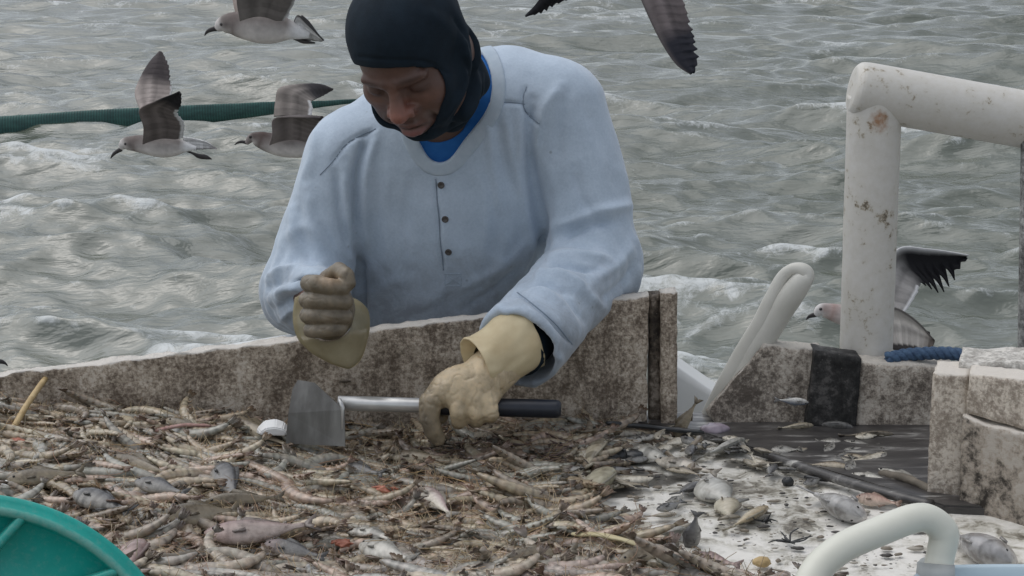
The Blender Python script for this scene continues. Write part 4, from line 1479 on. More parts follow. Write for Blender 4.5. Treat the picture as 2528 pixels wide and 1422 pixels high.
def gull(name_loc, label, Y, body, beak, eye, wings, tail, feet=None, cols=None):
    """body: (px,py,half-height px) from face to tail root; every length becomes real at distance Y"""
    mpp = (P(1000, 300, Y) - P(1001, 300, Y))
    mpp = np.linalg.norm(mpp)
    cols = cols or {}
    face, neck, belly, back, rump = [np.array(cols.get(k, v)) for k, v in (('face', (.60, .57, .55)), ('neck', (.17, .14, .13)), ('belly', (.64, .60, .57)), ('back', (.20, .18, .17)), ('rump', (.76, .76, .76)))]
    g = empty('gull', P(name_loc[0], name_loc[1], Y), label, 'gull', 'gulls flying over the water')
    ctr = catmull(np.array([(x, y, r) for x, y, r in body], float), 8)
    pts = np.array([P(x, y, Y) for x, y, r in ctr])
    V, F = tube(pts, np.maximum(ctr[:, 2], 1) * mpp, 24, .88, 1.0, True, side=(0, 1, 0))
    n = len(ctr)
    s = np.repeat(np.linspace(0, 1, n), 24)
    _, yy = projv(V)
    yc = np.repeat(ctr[:, 1], 24); rr = np.repeat(ctr[:, 2], 24)
    below = np.clip((yy - yc) / np.maximum(rr, 1) * .9 + .45, 0, 1)[:, None]
    nz = fbm(V * np.array([45, 45, 110]), 4, 3)[:, None] * 1.8
    c = back * (1 - below) + belly * below
    c = c * (1 - np.clip((s - .72) / .1, 0, 1)[:, None]) + rump * np.clip((s - .72) / .1, 0, 1)[:, None]
    kn = np.clip(1 - np.abs(s - .28) / .14, 0, 1)[:, None] * .85
    c = c * (1 - kn) + neck * kn
    kf = np.clip((.16 - s) / .06, 0, 1)[:, None]
    c = c * (1 - kf) + face * kf
    dist = np.hypot(projv(V)[0] - eye[0] - 10, yy - eye[1]) / (body[1][2] * .9)
    ke = np.clip(1.1 - dist, 0, 1)[:, None] * .75
    c = c * (1 - ke) + neck * .7 * ke
    c = c * (1 + .12 * nz)
    mg = bpy.data.materials.get('plumage') or simple('plumage', [(.3, (.9, .9, .9)), (.7, (1.08, 1.08, 1.08))], 70, rough=.8, bs=.3, bd=.002, attr=True, spec=.2)
    mbk = bpy.data.materials.get('beak_horn') or simple('beak_horn', [(.3, (.018, .016, .017)), (.7, (.035, .03, .03))], 60, rough=.4)
    bo = obj('body', make_mesh('body', V, F, True, c), mg, g)
    bp = catmull(np.array([(x, y, r) for x, y, r in beak], float), 5)
    V, F = tube(np.array([P(x, y, Y) for x, y, r in bp]), np.maximum(bp[:, 2], .6) * mpp, 10, .6, 1, True, side=(0, 1, 0))
    obj('beak', make_mesh('beak', V, F), mbk, g)
    # eye on the near side
    ang = np.linspace(0, np.pi, 8); an2 = np.linspace(0, 2 * np.pi, 12, endpoint=False)
    ec = P(eye[0], eye[1], Y - body[1][2] * mpp * .80)
    r = eye[2] * mpp
    V, F = tube(np.array([ec + np.array([0, math.cos(a), 0]) * r for a in ang]), np.maximum(np.sin(ang) * r, 1e-5), 12)
    obj('eye', make_mesh('eye', V, F), mbk, g)
    for wv in wings:
        me = wing_mesh(Y=Y, **wv)
        wo = obj('wing', me, mg, g)
        sd = wo.modifiers.new('solid', 'SOLIDIFY'); sd.thickness = .004; sd.offset = 0
    if tail:
        wo = obj('tail', wing_mesh(Y=Y, **tail), mg, g)
        sd = wo.modifiers.new('solid', 'SOLIDIFY'); sd.thickness = .004; sd.offset = 0
    for ft in (feet or []):
        fp = catmull(np.array([(x, y, r) for x, y, r in ft], float), 5)
        V, F = tube(np.array([P(x, y, Y + .01) for x, y, r in fp]), np.maximum(fp[:, 2], .6) * mpp, 8, .5, 1, True, side=(0, 1, 0))
        obj('foot', make_mesh('foot', V, F), mbk, g)
    return g


def build_gulls():
    brown = (.19, .172, .162)
    # top gull, wings cut by the frame
    gull((640, 60), 'large gull at the top left with wings raised out of the photo', 5.2,
         [(534, 72, 7), (548, 62, 19), (572, 58, 27), (600, 62, 33), (640, 68, 38), (680, 70, 36), (716, 74, 24), (745, 82, 15), (765, 86, 8)],
         [(537, 70, 7), (522, 73, 6), (511, 79, 4), (505, 88, 1)], (547, 60, 4.5),
         [dict(L=[(586, 50, .06), (574, -10, .10), (580, -90, .20), (620, -190, .32), (690, -290, .4)], T=[(706, 60, .06), (728, -10, .10), (745, -80, .2), (748, -190, .32), (725, -300, .4)], base=(.25, .22, .20), lead=(.36, .30, .27), edge_w=.05, seed=1, tipdark=.4, camber=-.02),
          dict(L=[(592, 52, -.07), (584, -10, -.12), (596, -90, -.22), (640, -180, -.34), (700, -270, -.42)], T=[(702, 50, -.07), (730, 0, -.12), (752, -70, -.22), (752, -170, -.34), (735, -275, -.42)], base=brown, edge_w=.05, seed=2, tipdark=.4)],
         dict(L=[(722, 62, .0), (735, 38, -.02), (760, 60, -.03), (800, 100, -.03)], T=[(716, 90, .0), (745, 98, .03), (775, 100, .03), (795, 102, .02)], base=(.66, .66, .66), tipdark=.12, nfe=6, saw=.05, lead=(.04, .04, .04), edge_w=.07, edge=(.06, .055, .06), edge_to=1, camber=.004, seed=3),
         feet=[[(715, 88, 5), (735, 97, 5), (750, 103, 5), (778, 106, 2)], [(742, 40, 5), (760, 56, 5), (782, 84, 4), (800, 100, 1)]])
    # middle-left gull, one wing up, one crossing the net
    gull((390, 370), 'gull left of the others with one pointed wing high over the green net', 5.6,
         [(297, 366, 6), (308, 356, 15), (328, 354, 19), (352, 356, 23), (395, 362, 27), (425, 362, 25), (450, 362, 17), (470, 364, 9), (485, 366, 5)],
         [(300, 368, 6), (289, 374, 5), (280, 381, 4), (273, 391, 1)], (310, 355, 4),
         [dict(L=[(345, 270, .05), (333, 232, .10), (345, 195, .14), (368, 155, .18), (392, 129, .22)], T=[(398, 262, .05), (424, 230, .10), (420, 200, .14), (416, 160, .18), (401, 129, .22)], base=(.29, .255, .238), nfe=12, saw=.10, tipdark=.62, dark=(.075, .065, .066), edge_w=.05, edge_to=.4, seed=4, camber=-.01),
          dict(L=[(352, 356, -.05), (354, 315, -.09), (344, 272, -.13), (385, 250, -.18), (438, 229, -.22)], T=[(452, 340, -.05), (455, 305, -.09), (438, 280, -.13), (447, 258, -.18), (448, 232, -.22)], base=(.15, .128, .12), nfe=12, saw=.06, tipdark=.42, dark=(.022, .021, .023), edge_w=.09, edge_to=.62, seed=5, camber=.015)],
         dict(L=[(452, 338, .0), (480, 342, .0), (510, 350, .0), (530, 364, .0)], T=[(452, 372, .0), (480, 370, .0), (510, 368, .0), (536, 368, .0)], base=(.55, .55, .55), tipdark=.25, dark=(.30, .29, .29), nfe=5, saw=.12, edge_w=.08, edge=(.10, .09, .09), edge_to=1, camber=.004, seed=6),
         feet=[[(453, 370, 3), (475, 378, 3), (490, 385, 6), (508, 388, 6), (523, 393, 1)]])
    # gull partly behind the man's shoulder
    gull((720, 330), 'gull half hidden behind the man at his shoulder with bent wings', 5.4,
         [(608, 354, 5), (622, 341, 12), (640, 344, 20), (665, 352, 25), (700, 358, 30), (740, 360, 30), (790, 362, 24), (830, 366, 13), (850, 368, 6)],
         [(610, 352, 5), (598, 350, 4), (587, 352, 3), (579, 358, 1)], (618, 338, 4),
         [dict(L=[(676, 288, .05), (680, 250, .08), (690, 218, .1), (740, 208, .16), (790, 208, .22), (822, 220, .26)], T=[(768, 290, .05), (772, 265, .08), (768, 252, .10), (780, 244, .16), (795, 238, .22), (820, 223, .26)], base=(.23, .205, .188), nfe=12, saw=.03, tipdark=.55, dark=(.07, .064, .068), edge_w=.08, edge_to=.3, seed=7, camber=-.01),
          dict(L=[(665, 358, -.05), (672, 330, -.08), (674, 296, -.11), (710, 289, -.14), (790, 292, -.2)], T=[(790, 350, -.05), (790, 325, -.08), (786, 304, -.11), (790, 298, -.14), (805, 296, -.2)], base=(.175, .152, .145), nfe=10, saw=.03, tipdark=.3, dark=(.08, .07, .07), edge_w=.03, edge_to=.1, seed=8, camber=.02)],
         dict(L=[(840, 352, .0), (880, 356, .0), (910, 362, .0)], T=[(840, 378, .0), (880, 380, .0), (912, 376, .0)], base=(.55, .55, .55), tipdark=.3, nfe=4, saw=.08, edge_w=.05, seed=9, camber=.004),
         cols=dict(neck=(.09, .062, .055), face=(.25, .22, .21), back=(.14, .12, .115)))
    # gull above the frame, wings hanging down (seen from the front)
    gull((1480, -60), 'gull above the top edge of which only two drooping dark wings show', 4.2,
         [(1400, -70, 8), (1418, -82, 24), (1440, -84, 30), (1470, -70, 44), (1510, -60, 50), (1550, -55, 42), (1580, -52, 24), (1600, -50, 12)],
         [(1404, -68, 8), (1388, -64, 6), (1376, -58, 4), (1370, -50, 1)], (1418, -86, 5),
         [dict(L=[(1560, -70, .0), (1575, -20, -.04), (1600, 40, -.08), (1635, 110, -.12), (1670, 160, -.15), (1706, 184, -.17)], T=[(1640, -70, .0), (1682, -10, -.04), (1706, 70, -.08), (1717, 110, -.12), (1722, 150, -.15), (1715, 180, -.17)], base=(.135, .115, .115), dark=(.016, .017, .024), tipdark=.52, nfe=14, saw=.16, sawfrom=.25, edge_w=.02, edge_to=0, seed=10, camber=.012, lead=(.09, .08, .08)),
          dict(L=[(1470, -90, .1), (1400, -60, .14), (1345, -15, .18), (1320, 15, .22), (1298, 38, .25)], T=[(1500, -50, .1), (1455, -25, .14), (1375, 10, .18), (1335, 32, .22), (1302, 39, .25)], base=(.09, .08, .08), dark=(.014, .014, .018), tipdark=.6, nfe=12, saw=.22, sawfrom=.1, edge_w=.03, edge_to=0, seed=11, camber=.01)],
         dict(L=[(1590, -64, .0), (1620, -66, .0), (1650, -64, .0)], T=[(1590, -36, .0), (1620, -30, .0), (1650, -28, .0)], base=(.5, .5, .5), tipdark=.3, nfe=4, seed=12, camber=.004))
    # gull low behind the pipe
    gull((2150, 790), 'gull behind the white pipe with one black wing spread to the right', 4.6,
         [(2012, 778, 6), (2026, 766, 16), (2046, 768, 20), (2075, 776, 26), (2120, 784, 34), (2165, 790, 36), (2210, 800, 30), (2240, 812, 20), (2260, 822, 10)],
         [(2016, 776, 7), (2004, 779, 6), (1996, 783, 4), (1990, 790, 1)], (2026, 763, 4),
         [dict(L=[(2150, 760, -.02), (2180, 660, .03), (2222, 612, .08), (2290, 614, .13), (2350, 622, .18), (2392, 630, .22)], T=[(2232, 775, -.02), (2262, 728, .03), (2276, 700, .08), (2312, 712, .13), (2345, 690, .18), (2386, 640, .22)], base=(.30, .29, .28), dark=(.010, .010, .012), tipdark=.74, nfe=12, saw=.85, sawfrom=.34, edge_w=.06, edge_to=.3, seed=13, camber=.02, lead=(.55, .55, .55)),
          dict(L=[(2110, 780, -.06), (2150, 752, -.10), (2215, 762, -.14), (2265, 795, -.17), (2304, 838, -.2)], T=[(2170, 830, -.06), (2205, 862, -.10), (2245, 866, -.14), (2280, 868, -.17), (2302, 858, -.2)], base=(.50, .47, .44), dark=(.10, .085, .075), tipdark=.22, nfe=12, saw=.12, edge_w=.14, edge=(.06, .055, .055), edge_to=.75, lead=(.08, .075, .07), seed=14, camber=.02)],
         dict(L=[(2250, 808, .0), (2275, 812, .0), (2296, 820, .0)], T=[(2245, 836, .0), (2270, 842, .0), (2294, 844, .0)], base=(.6, .6, .6), tipdark=.4, dark=(.05, .045, .045), nfe=5, seed=15, camber=.004),
         cols=dict(neck=(.33, .225, .20), face=(.55, .53, .52), back=(.45, .43, .42)))
    # gull mostly outside the left edge: only a dark bill tip reaches in
    gull((-70, 880), 'dark bill tip of a gull poking in at the far left edge above the heap', 4.0,
         [(-8, 893, 7), (-24, 884, 19), (-50, 880, 26), (-90, 884, 34), (-140, 890, 38), (-190, 892, 28), (-225, 896, 12)],
         [(-10, 892, 7), (4, 893, 6), (14, 898, 3), (19, 904, 1)], (-22, 880, 4.5),
         [dict(L=[(-70, 860, .05), (-60, 790, .1), (-90, 700, .2), (-150, 640, .3)], T=[(-160, 865, .05), (-180, 800, .1), (-180, 720, .2), (-165, 640, .3)], seed=16),
          dict(L=[(-75, 862, -.05), (-66, 800, -.1), (-100, 720, -.2), (-160, 660, -.3)], T=[(-165, 868, -.05), (-186, 806, -.1), (-190, 730, -.2), (-175, 660, -.3)], seed=17)],
         dict(L=[(-215, 882, .0), (-250, 880, .0), (-280, 884, .0)], T=[(-215, 908, .0), (-250, 912, .0), (-280, 910, .0)], base=(.6, .6, .6), nfe=4, seed=18, camber=.004))

# ================================================================== THE CATCH
def heap_z(x, y):
    """height of the heap's surface"""
    x = np.asarray(x, float); y = np.asarray(y, float)
    # limit of the heap on the right runs forward and to the right
    xe = np.interp(y, [1.9, 2.15, 2.25, 2.42, 2.60, 2.75, 2.86, 3.0], [.60, .46, .32, .20, .15, .20, .27, .31])
    edge = np.clip((xe + .05 * fbm(np.stack([y * 12, x * 6, x * 0], -1), 3, 4) - x) / .13, 0, 1)
    edge = edge * edge * (3 - 2 * edge)
    lft = np.clip((-.28 - x) / .60, 0, 1.2)
    h = .022 + .010 * np.clip((2.6 - y) / .4, 0, 1) + lft * (.022 + .052 * np.clip((y - 2.15) / .6, 0, 1))
    dip = np.exp(-(((x + .02) / .20) ** 2 + ((y - 2.72) / .10) ** 2)) * .010
    h = (h - dip) * edge
    h = h + fbm(np.stack([x * 7, y * 7, x * 0], -1), 3, 6) * .017 * edge
    return TABLE + h - .004 * (edge < .02)


def heap_px(px, py):
    """point of the heap seen at a photo position"""
    v = ray(px, py)
    t = (TABLE + .3 - ZC) / v[2]
    for k in range(400):
        p = CAM + v * t
        if p[2] <= max(TABLE, float(heap_z(p[0], p[1]))): return p
        t += .003
    return p


def shrimp_geo(L=.12, curl=.5, seed=0, hi=True):
    """one raw shrimp along +x (head at -x), lying on its side; returns dict part -> (V,F,col)"""
    rng = np.random.RandomState(seed)
    n = 34 if hi else 16
    ns = 10 if hi else 6
    s = np.linspace(0, 1, n)
    ang = curl * (np.clip(s - .30, 0, 1) ** 1.5) * 2.4
    dx, dy = np.cos(ang), -np.sin(ang)
    x = np.concatenate([[0], np.cumsum(dx[:-1])]) / n * L
    y = np.concatenate([[0], np.cumsum(dy[:-1])]) / n * L
    r = np.interp(s, [0, .03, .10, .24, .36, .44, .66, .84, .96, 1], [.0020, .0060, .0095, .0116, .0110, .0103, .0090, .0066, .0047, .0015]) * (L / .12)
    col = np.ones((n, 3)) * np.array([.345, .325, .290])
    if hi:
        for k in range(6):                         # overlapping tail plates
            c = .38 + k * .095
            ph = (s - c) / .095
            m = (ph >= 0) & (ph < 1)
            r = np.where(m, r * (1.06 - .12 * ph), r)
            col[m] *= (1.12 - .55 * (ph[m] ** 3))[:, None] * np.array([1 + .05 * (k % 2), 1.0, .98])
        col[(s > .34) & (s < .38)] *= .62
        col[s < .10] *= np.array([.8, .7, .62])
        col[(s > .14) & (s < .30)] *= np.array([.84, .80, .80])
    pts = np.stack([x, y, np.zeros(n)], 1)
    V, F = tube(pts, r, ns, 1.0, .74)
    a_ = np.tile(np.linspace(0, 2 * np.pi, ns, endpoint=False), n)
    cc = np.repeat(col, ns, 0)
    cc = cc * (1 + .10 * rng.randn(len(cc), 1) * .6)
    out = {'body': (V, F, cc)}
    # rostrum as part of the shell
    t0 = pts[0]
    e = pts[-1]; ed = np.array([dx[-1], dy[-1], 0]); en = np.array([-ed[1], ed[0], 0])
    # tail fan
    tv, tf, tc = [], [], []
    for k, a in enumerate((-.34, -.16, .0, .16, .34)):
        d = ed * math.cos(a) + en * math.sin(a)
        q = np.cross([0, 0, 1], d)
        l, w_ = L * (.15 if k != 2 else .12), L * .024
        z = .0012 * (k - 2)
        P4 = [e - d * .004, e + d * l * .45 + q * w_, e + d * l + q * w_ * .4, e + d * l - q * w_ * .4, e + d * l * .45 - q * w_]
        b0 = len(tv)
        tv += [p + [0, 0, z + .0006] for p in P4] + [p + [0, 0, z - .0006] for p in P4]
        tf += [tuple(b0 + i for i in range(5)), tuple(b0 + 5 + i for i in range(5))[::-1]] + [(b0 + i, b0 + 5 + i, b0 + 5 + (i + 1) % 5, b0 + (i + 1) % 5) for i in range(5)]
        cl = np.array([[.24, .21, .17], [.19, .155, .125], [.14, .10, .08], [.14, .10, .08], [.19, .155, .125]])
        tc += list(cl) * 2
    out['tail_fan'] = (np.array(tv), tf, np.array(tc))
    # legs and feelers
    mb = MB()
    nl = 6 if hi else 3
    for k in range(nl):
        i = int(n * (.12 + .25 * k / nl))
        b = pts[i] + [0, -r[i] * .8, 0]
        l = L * (.14 + .14 * rng.rand())
        a = -1.9 + .9 * rng.rand()
        d = np.array([math.cos(a), math.sin(a), .15 * rng.randn()])
        d2 = np.array([math.cos(a + 1.3 * rng.randn()), math.sin(a - .3), .5 * rng.randn()])
        q = catmull([b, b + d * l * .45, b + d * l * .6 + d2 * l * .35, b + d * l * .6 + d2 * l * .75], 3 if hi else 1)
        V, F = tube(q, np.linspace(.00075, .0004, len(q)), 4, caps=False)
        mb.add(V, F, (.42, .36, .26))
    for k in range(5 if hi else 0):                # swimmerets
        i = int(n * (.44 + .10 * k))
        b = pts[i] + np.array([0, -r[i] * .7, 0])
        V, F = tube([b, b + [-.004, -.006, 0], b + [-.001, -.012, .001]], [.0018, .0016, .0004], 5)
        mb.add(V, F, (.30, .24, .19))
    out['legs'] = (np.concatenate(mb.v), mb.f, np.concatenate(mb.c))
    mb = MB()
    V, F = tube([pts[0] + [.012, .004, 0], pts[0] + [-.004, .006, 0], pts[0] + [-.018, .011, .001]], [.0022, .0014, .0003], 5)
    mb.add(V, F, (.16, .11, .08))
    for k in range(3):
        l = L * (.35 + .75 * rng.rand())
        a = math.pi + .7 * rng.randn() * .8
        q = [pts[0]]
        for m_ in range(6):
            q.append(q[-1] + np.array([math.cos(a), math.sin(a), .12 * rng.randn()]) * l / 6)
            a += .35 * rng.randn() + .14
        q = catmull(q, 3 if hi else 1)
        V, F = tube(q, np.linspace(.0007, .0003, len(q)), 4, caps=False)
        mb.add(V, F, (.45, .33, .18) if k % 2 else (.33, .22, .15))
    for sgn in (-1, 1):
        ec = pts[1] + np.array([.004, .001, sgn * .0035]) * (L / .12)
        V, F = tube([ec - [.0018, 0, 0], ec - [.001, 0, 0], ec + [.001, 0, 0], ec + [.0018, 0, 0]], [.0004, .0017, .0017, .0004], 6)
        mb.add(V, F, (.012, .010, .010))
    out['feelers'] = (np.concatenate(mb.v), mb.f, np.concatenate(mb.c))
    return out


def rotm(yaw, pitch, roll):
    return np.array((Matrix.Rotation(yaw, 3, 'Z') @ Matrix.Rotation(pitch, 3, 'Y') @ Matrix.Rotation(roll, 3, 'X')))


def surf_frame(x, y):
    e = .02
    zx = (heap_z(x + e, y) - heap_z(x - e, y)) / (2 * e)
    zy = (heap_z(x, y + e) - heap_z(x, y - e)) / (2 * e)
    n = nrm([-float(zx), -float(zy), 1])
    return n


def place_rot(x, y, yaw, pitch, roll):
    n = Vector(surf_frame(x, y))
    q = Vector((0, 0, 1)).rotation_difference(n)
    return q.to_matrix() @ Matrix.Rotation(yaw, 3, 'Z') @ Matrix.Rotation(pitch, 3, 'Y') @ Matrix.Rotation(roll, 3, 'X')


W = dict(top=(.30, .30, .28), side=(.52, .51, .47), belly=(.62, .61, .57))
G = dict(top=(.075, .075, .08), side=(.17, .17, .17), belly=(.33, .32, .30))
Bn = dict(top=(.13, .11, .08), side=(.26, .22, .16), belly=(.44, .39, .30))
K = dict(top=(.28, .20, .19), side=(.44, .33, .31), belly=(.58, .50, .46))
# px, py, length px, screen angle deg (head to the left = 0), roll, kind, depth, label
FISH = [
    (640, 1345, 330, -4, 60, dict(top=(.26, .19, .18), side=(.33, .28, .26), belly=(.5, .42, .39)), .24, 'large pinkish-grey fish on its side in the near left of the heap', dict(pink=1, bend=.3)),
    (725, 1385, 190, 6, 40, G, .26, 'grey fish with a pink snout tucked under the large pinkish fish', dict(pink=1)),
    (925, 1340, 160, 12, 80, W, .22, 'small curved white fish with a dark band near the middle of the heap', dict(bend=-1.0, bars=2)),
    (950, 1390, 180, 18, 60, W, .30, 'silvery white fish lying below the curved banded one', {}),
    (1075, 1258, 120, 38, 70, dict(top=(.42, .32, .34), side=(.58, .54, .48), belly=(.62, .58, .5)), .22, 'pale pink and cream fish slanting down in the centre of the heap', {}),
    (600, 1258, 230, -3, 20, Bn, .19, 'long olive-grey fish lying level across the heap', {}),
    (250, 1268, 200, 12, 70, G, .34, 'dark barred fish right above the green lid', dict(bars=6)),
    (395, 1228, 170, 8, 60, G, .30, 'smooth dark grey fish behind the barred fish above the lid', {}),
    (500, 1295, 200, -18, 50, Bn, .28, 'yellowish-brown fish in front of the long olive one', {}),
    (345, 1170, 220, 14, 30, Bn, .16, 'slim brownish-grey fish above the dark grey fish', {}),
    (630, 1085, 260, 16, 50, Bn, .16, 'slim brown fish lying against the board left of the white foam lump', {}),
    (465, 1075, 150, 8, 40, Bn, .2, 'small olive fish at the back of the heap behind the pink sliver', {}),
    (1475, 1310, 180, 10, 30, dict(top=(.2, .15, .14), side=(.34, .26, .25), belly=(.45, .4, .38)), .15, 'slim mauve fish near the edge of the white board', {}),
    (1330, 1395, 230, -8, 50, Bn, .2, 'brown-grey fish at the bottom middle of the photo', {}),
    (1710, 1345, 110, 80, 60, G, .40, 'small dark blue-grey fish standing tail up where heap meets white board', {}),
    (1655, 1330, 90, 170, 60, W, .45, 'silver fish just left of the dark upright fish', {}),
    (1480, 1090, 150, 172, 50, Bn, .3, 'round-backed brown fish by the post at the back', {}),
    (1690, 1075, 130, 60, 50, Bn, .24, 'fish with its forked tail up beside the end post', {}),
    (1600, 1135, 190, 20, 60, W, .20, 'cream and brown fish lying on the dark patch left of the white board', dict(bars=4)),
    (1690, 1165, 180, 14, 60, dict(top=(.35, .32, .28), side=(.52, .48, .42), belly=(.6, .57, .5)), .22, 'cream fish at the back edge of the white board', dict(bars=3)),
    (1790, 1120, 130, 160, 50, W, .3, 'pale fish touching the dark diagonal joint', {}),
    (1700, 1220, 80, 160, 70, G, .42, 'small grey-backed fish alone on the white board, left one', {}),
    (1770, 1235, 90, 40, 80, dict(top=(.30, .30, .28), side=(.42, .42, .40), belly=(.5, .5, .47)), .55, 'dull grey fish flat on the white board in its middle', {}),
    (1795, 1270, 70, 100, 80, dict(top=(.36, .33, .25), side=(.44, .40, .32), belly=(.52, .5, .42)), .5, 'yellowish fish below the dull grey one on the white board', {}),
    (1850, 1290, 150, 155, 60, dict(top=(.40, .33, .22), side=(.50, .46, .36), belly=(.58, .55, .48)), .25, 'cream fish with an orange tail on the white board', {}),
    (2065, 1268, 120, 215, 62, dict(top=(.36, .36, .36), side=(.55, .55, .56), belly=(.66, .64, .62)), .52, 'plump silver fish facing us on the white board near the joint', {}),
    (2165, 1250, 110, 10, 50, dict(top=(.28, .17, .14), side=(.42, .30, .24), belly=(.5, .42, .36)), .3, 'reddish-brown fish against the joint right of the plump silver one', {}),
    (2230, 1190, 150, 22, 60, W, .16, 'slim white fish on the dark board by the corner post', {}),
    (2150, 1190, 110, 10, 60, W, .2, 'short white fish on the dark board left of the slim white one', {}),
    (1965, 1068, 100, 175, 60, dict(top=(.40, .36, .28), side=(.50, .46, .38), belly=(.55, .52, .45)), .35, 'yellowish-white fish at the foot of the low board', {}),
    (2050, 1066, 120, 185, 55, dict(top=(.15, .15, .15), side=(.28, .28, .28), belly=(.40, .4, .4)), .34, 'grey arched fish under the black post', dict(bend=-1.2)),
    (2140, 1088, 170, 178, 50, dict(top=(.16, .14, .11), side=(.24, .21, .17), belly=(.33, .3, .25)), .22, 'brown flat fish below the mottled board', {}),
    (1955, 988, 90, 175, 60, dict(top=(.10, .14, .22), side=(.45, .45, .45), belly=(.62, .62, .6)), .22, 'small white and blue fish stuck on the low crusted board', {}),
    (2420, 1380, 130, 215, 60, dict(top=(.32, .32, .33), side=(.48, .47, .46), belly=(.6, .57, .53)), .62, 'round silver fish with a brown eye patch in the corner behind the tub', {}),
    (1470, 1215, 120, 130, 60, dict(top=(.32, .30, .22), side=(.42, .40, .32), belly=(.5, .48, .42)), .42, 'pale greenish fish at the right rim of the heap', {}),
    (1460, 1140, 120, 120, 50, dict(top=(.36, .32, .24), side=(.50, .46, .36), belly=(.58, .54, .46)), .35, 'mottled cream fish near the black lumps', dict(bars=3)),
    (320, 1410, 120, 70, 60, K, .45, 'pink-lilac fish pressed against the rim of the green lid', {}),
    (110, 1200, 210, -8, 50, Bn, .22, 'brown fish just behind the green lid at the left', {}),
    (1600, 1395, 200, -14, 50, Bn, .24, 'tan fish near the bottom edge left of the white handle', {}),
    (1760, 1400, 150, 10, 60, K, .30, 'pink ribbed fish at the bottom edge below the white board', dict(bars=8)),
    (560, 1210, 120, 40, 60, G, .3, 'small slate fish crossing the long olive one', {}),
    (890, 1180, 150, 20, 50, G, .2, 'slate-grey fish behind the orange crab bits', {}),
    (1030, 1150, 180, 4, 50, Bn, .22, 'olive fish lying just in front of the yellow glove', {}),
]


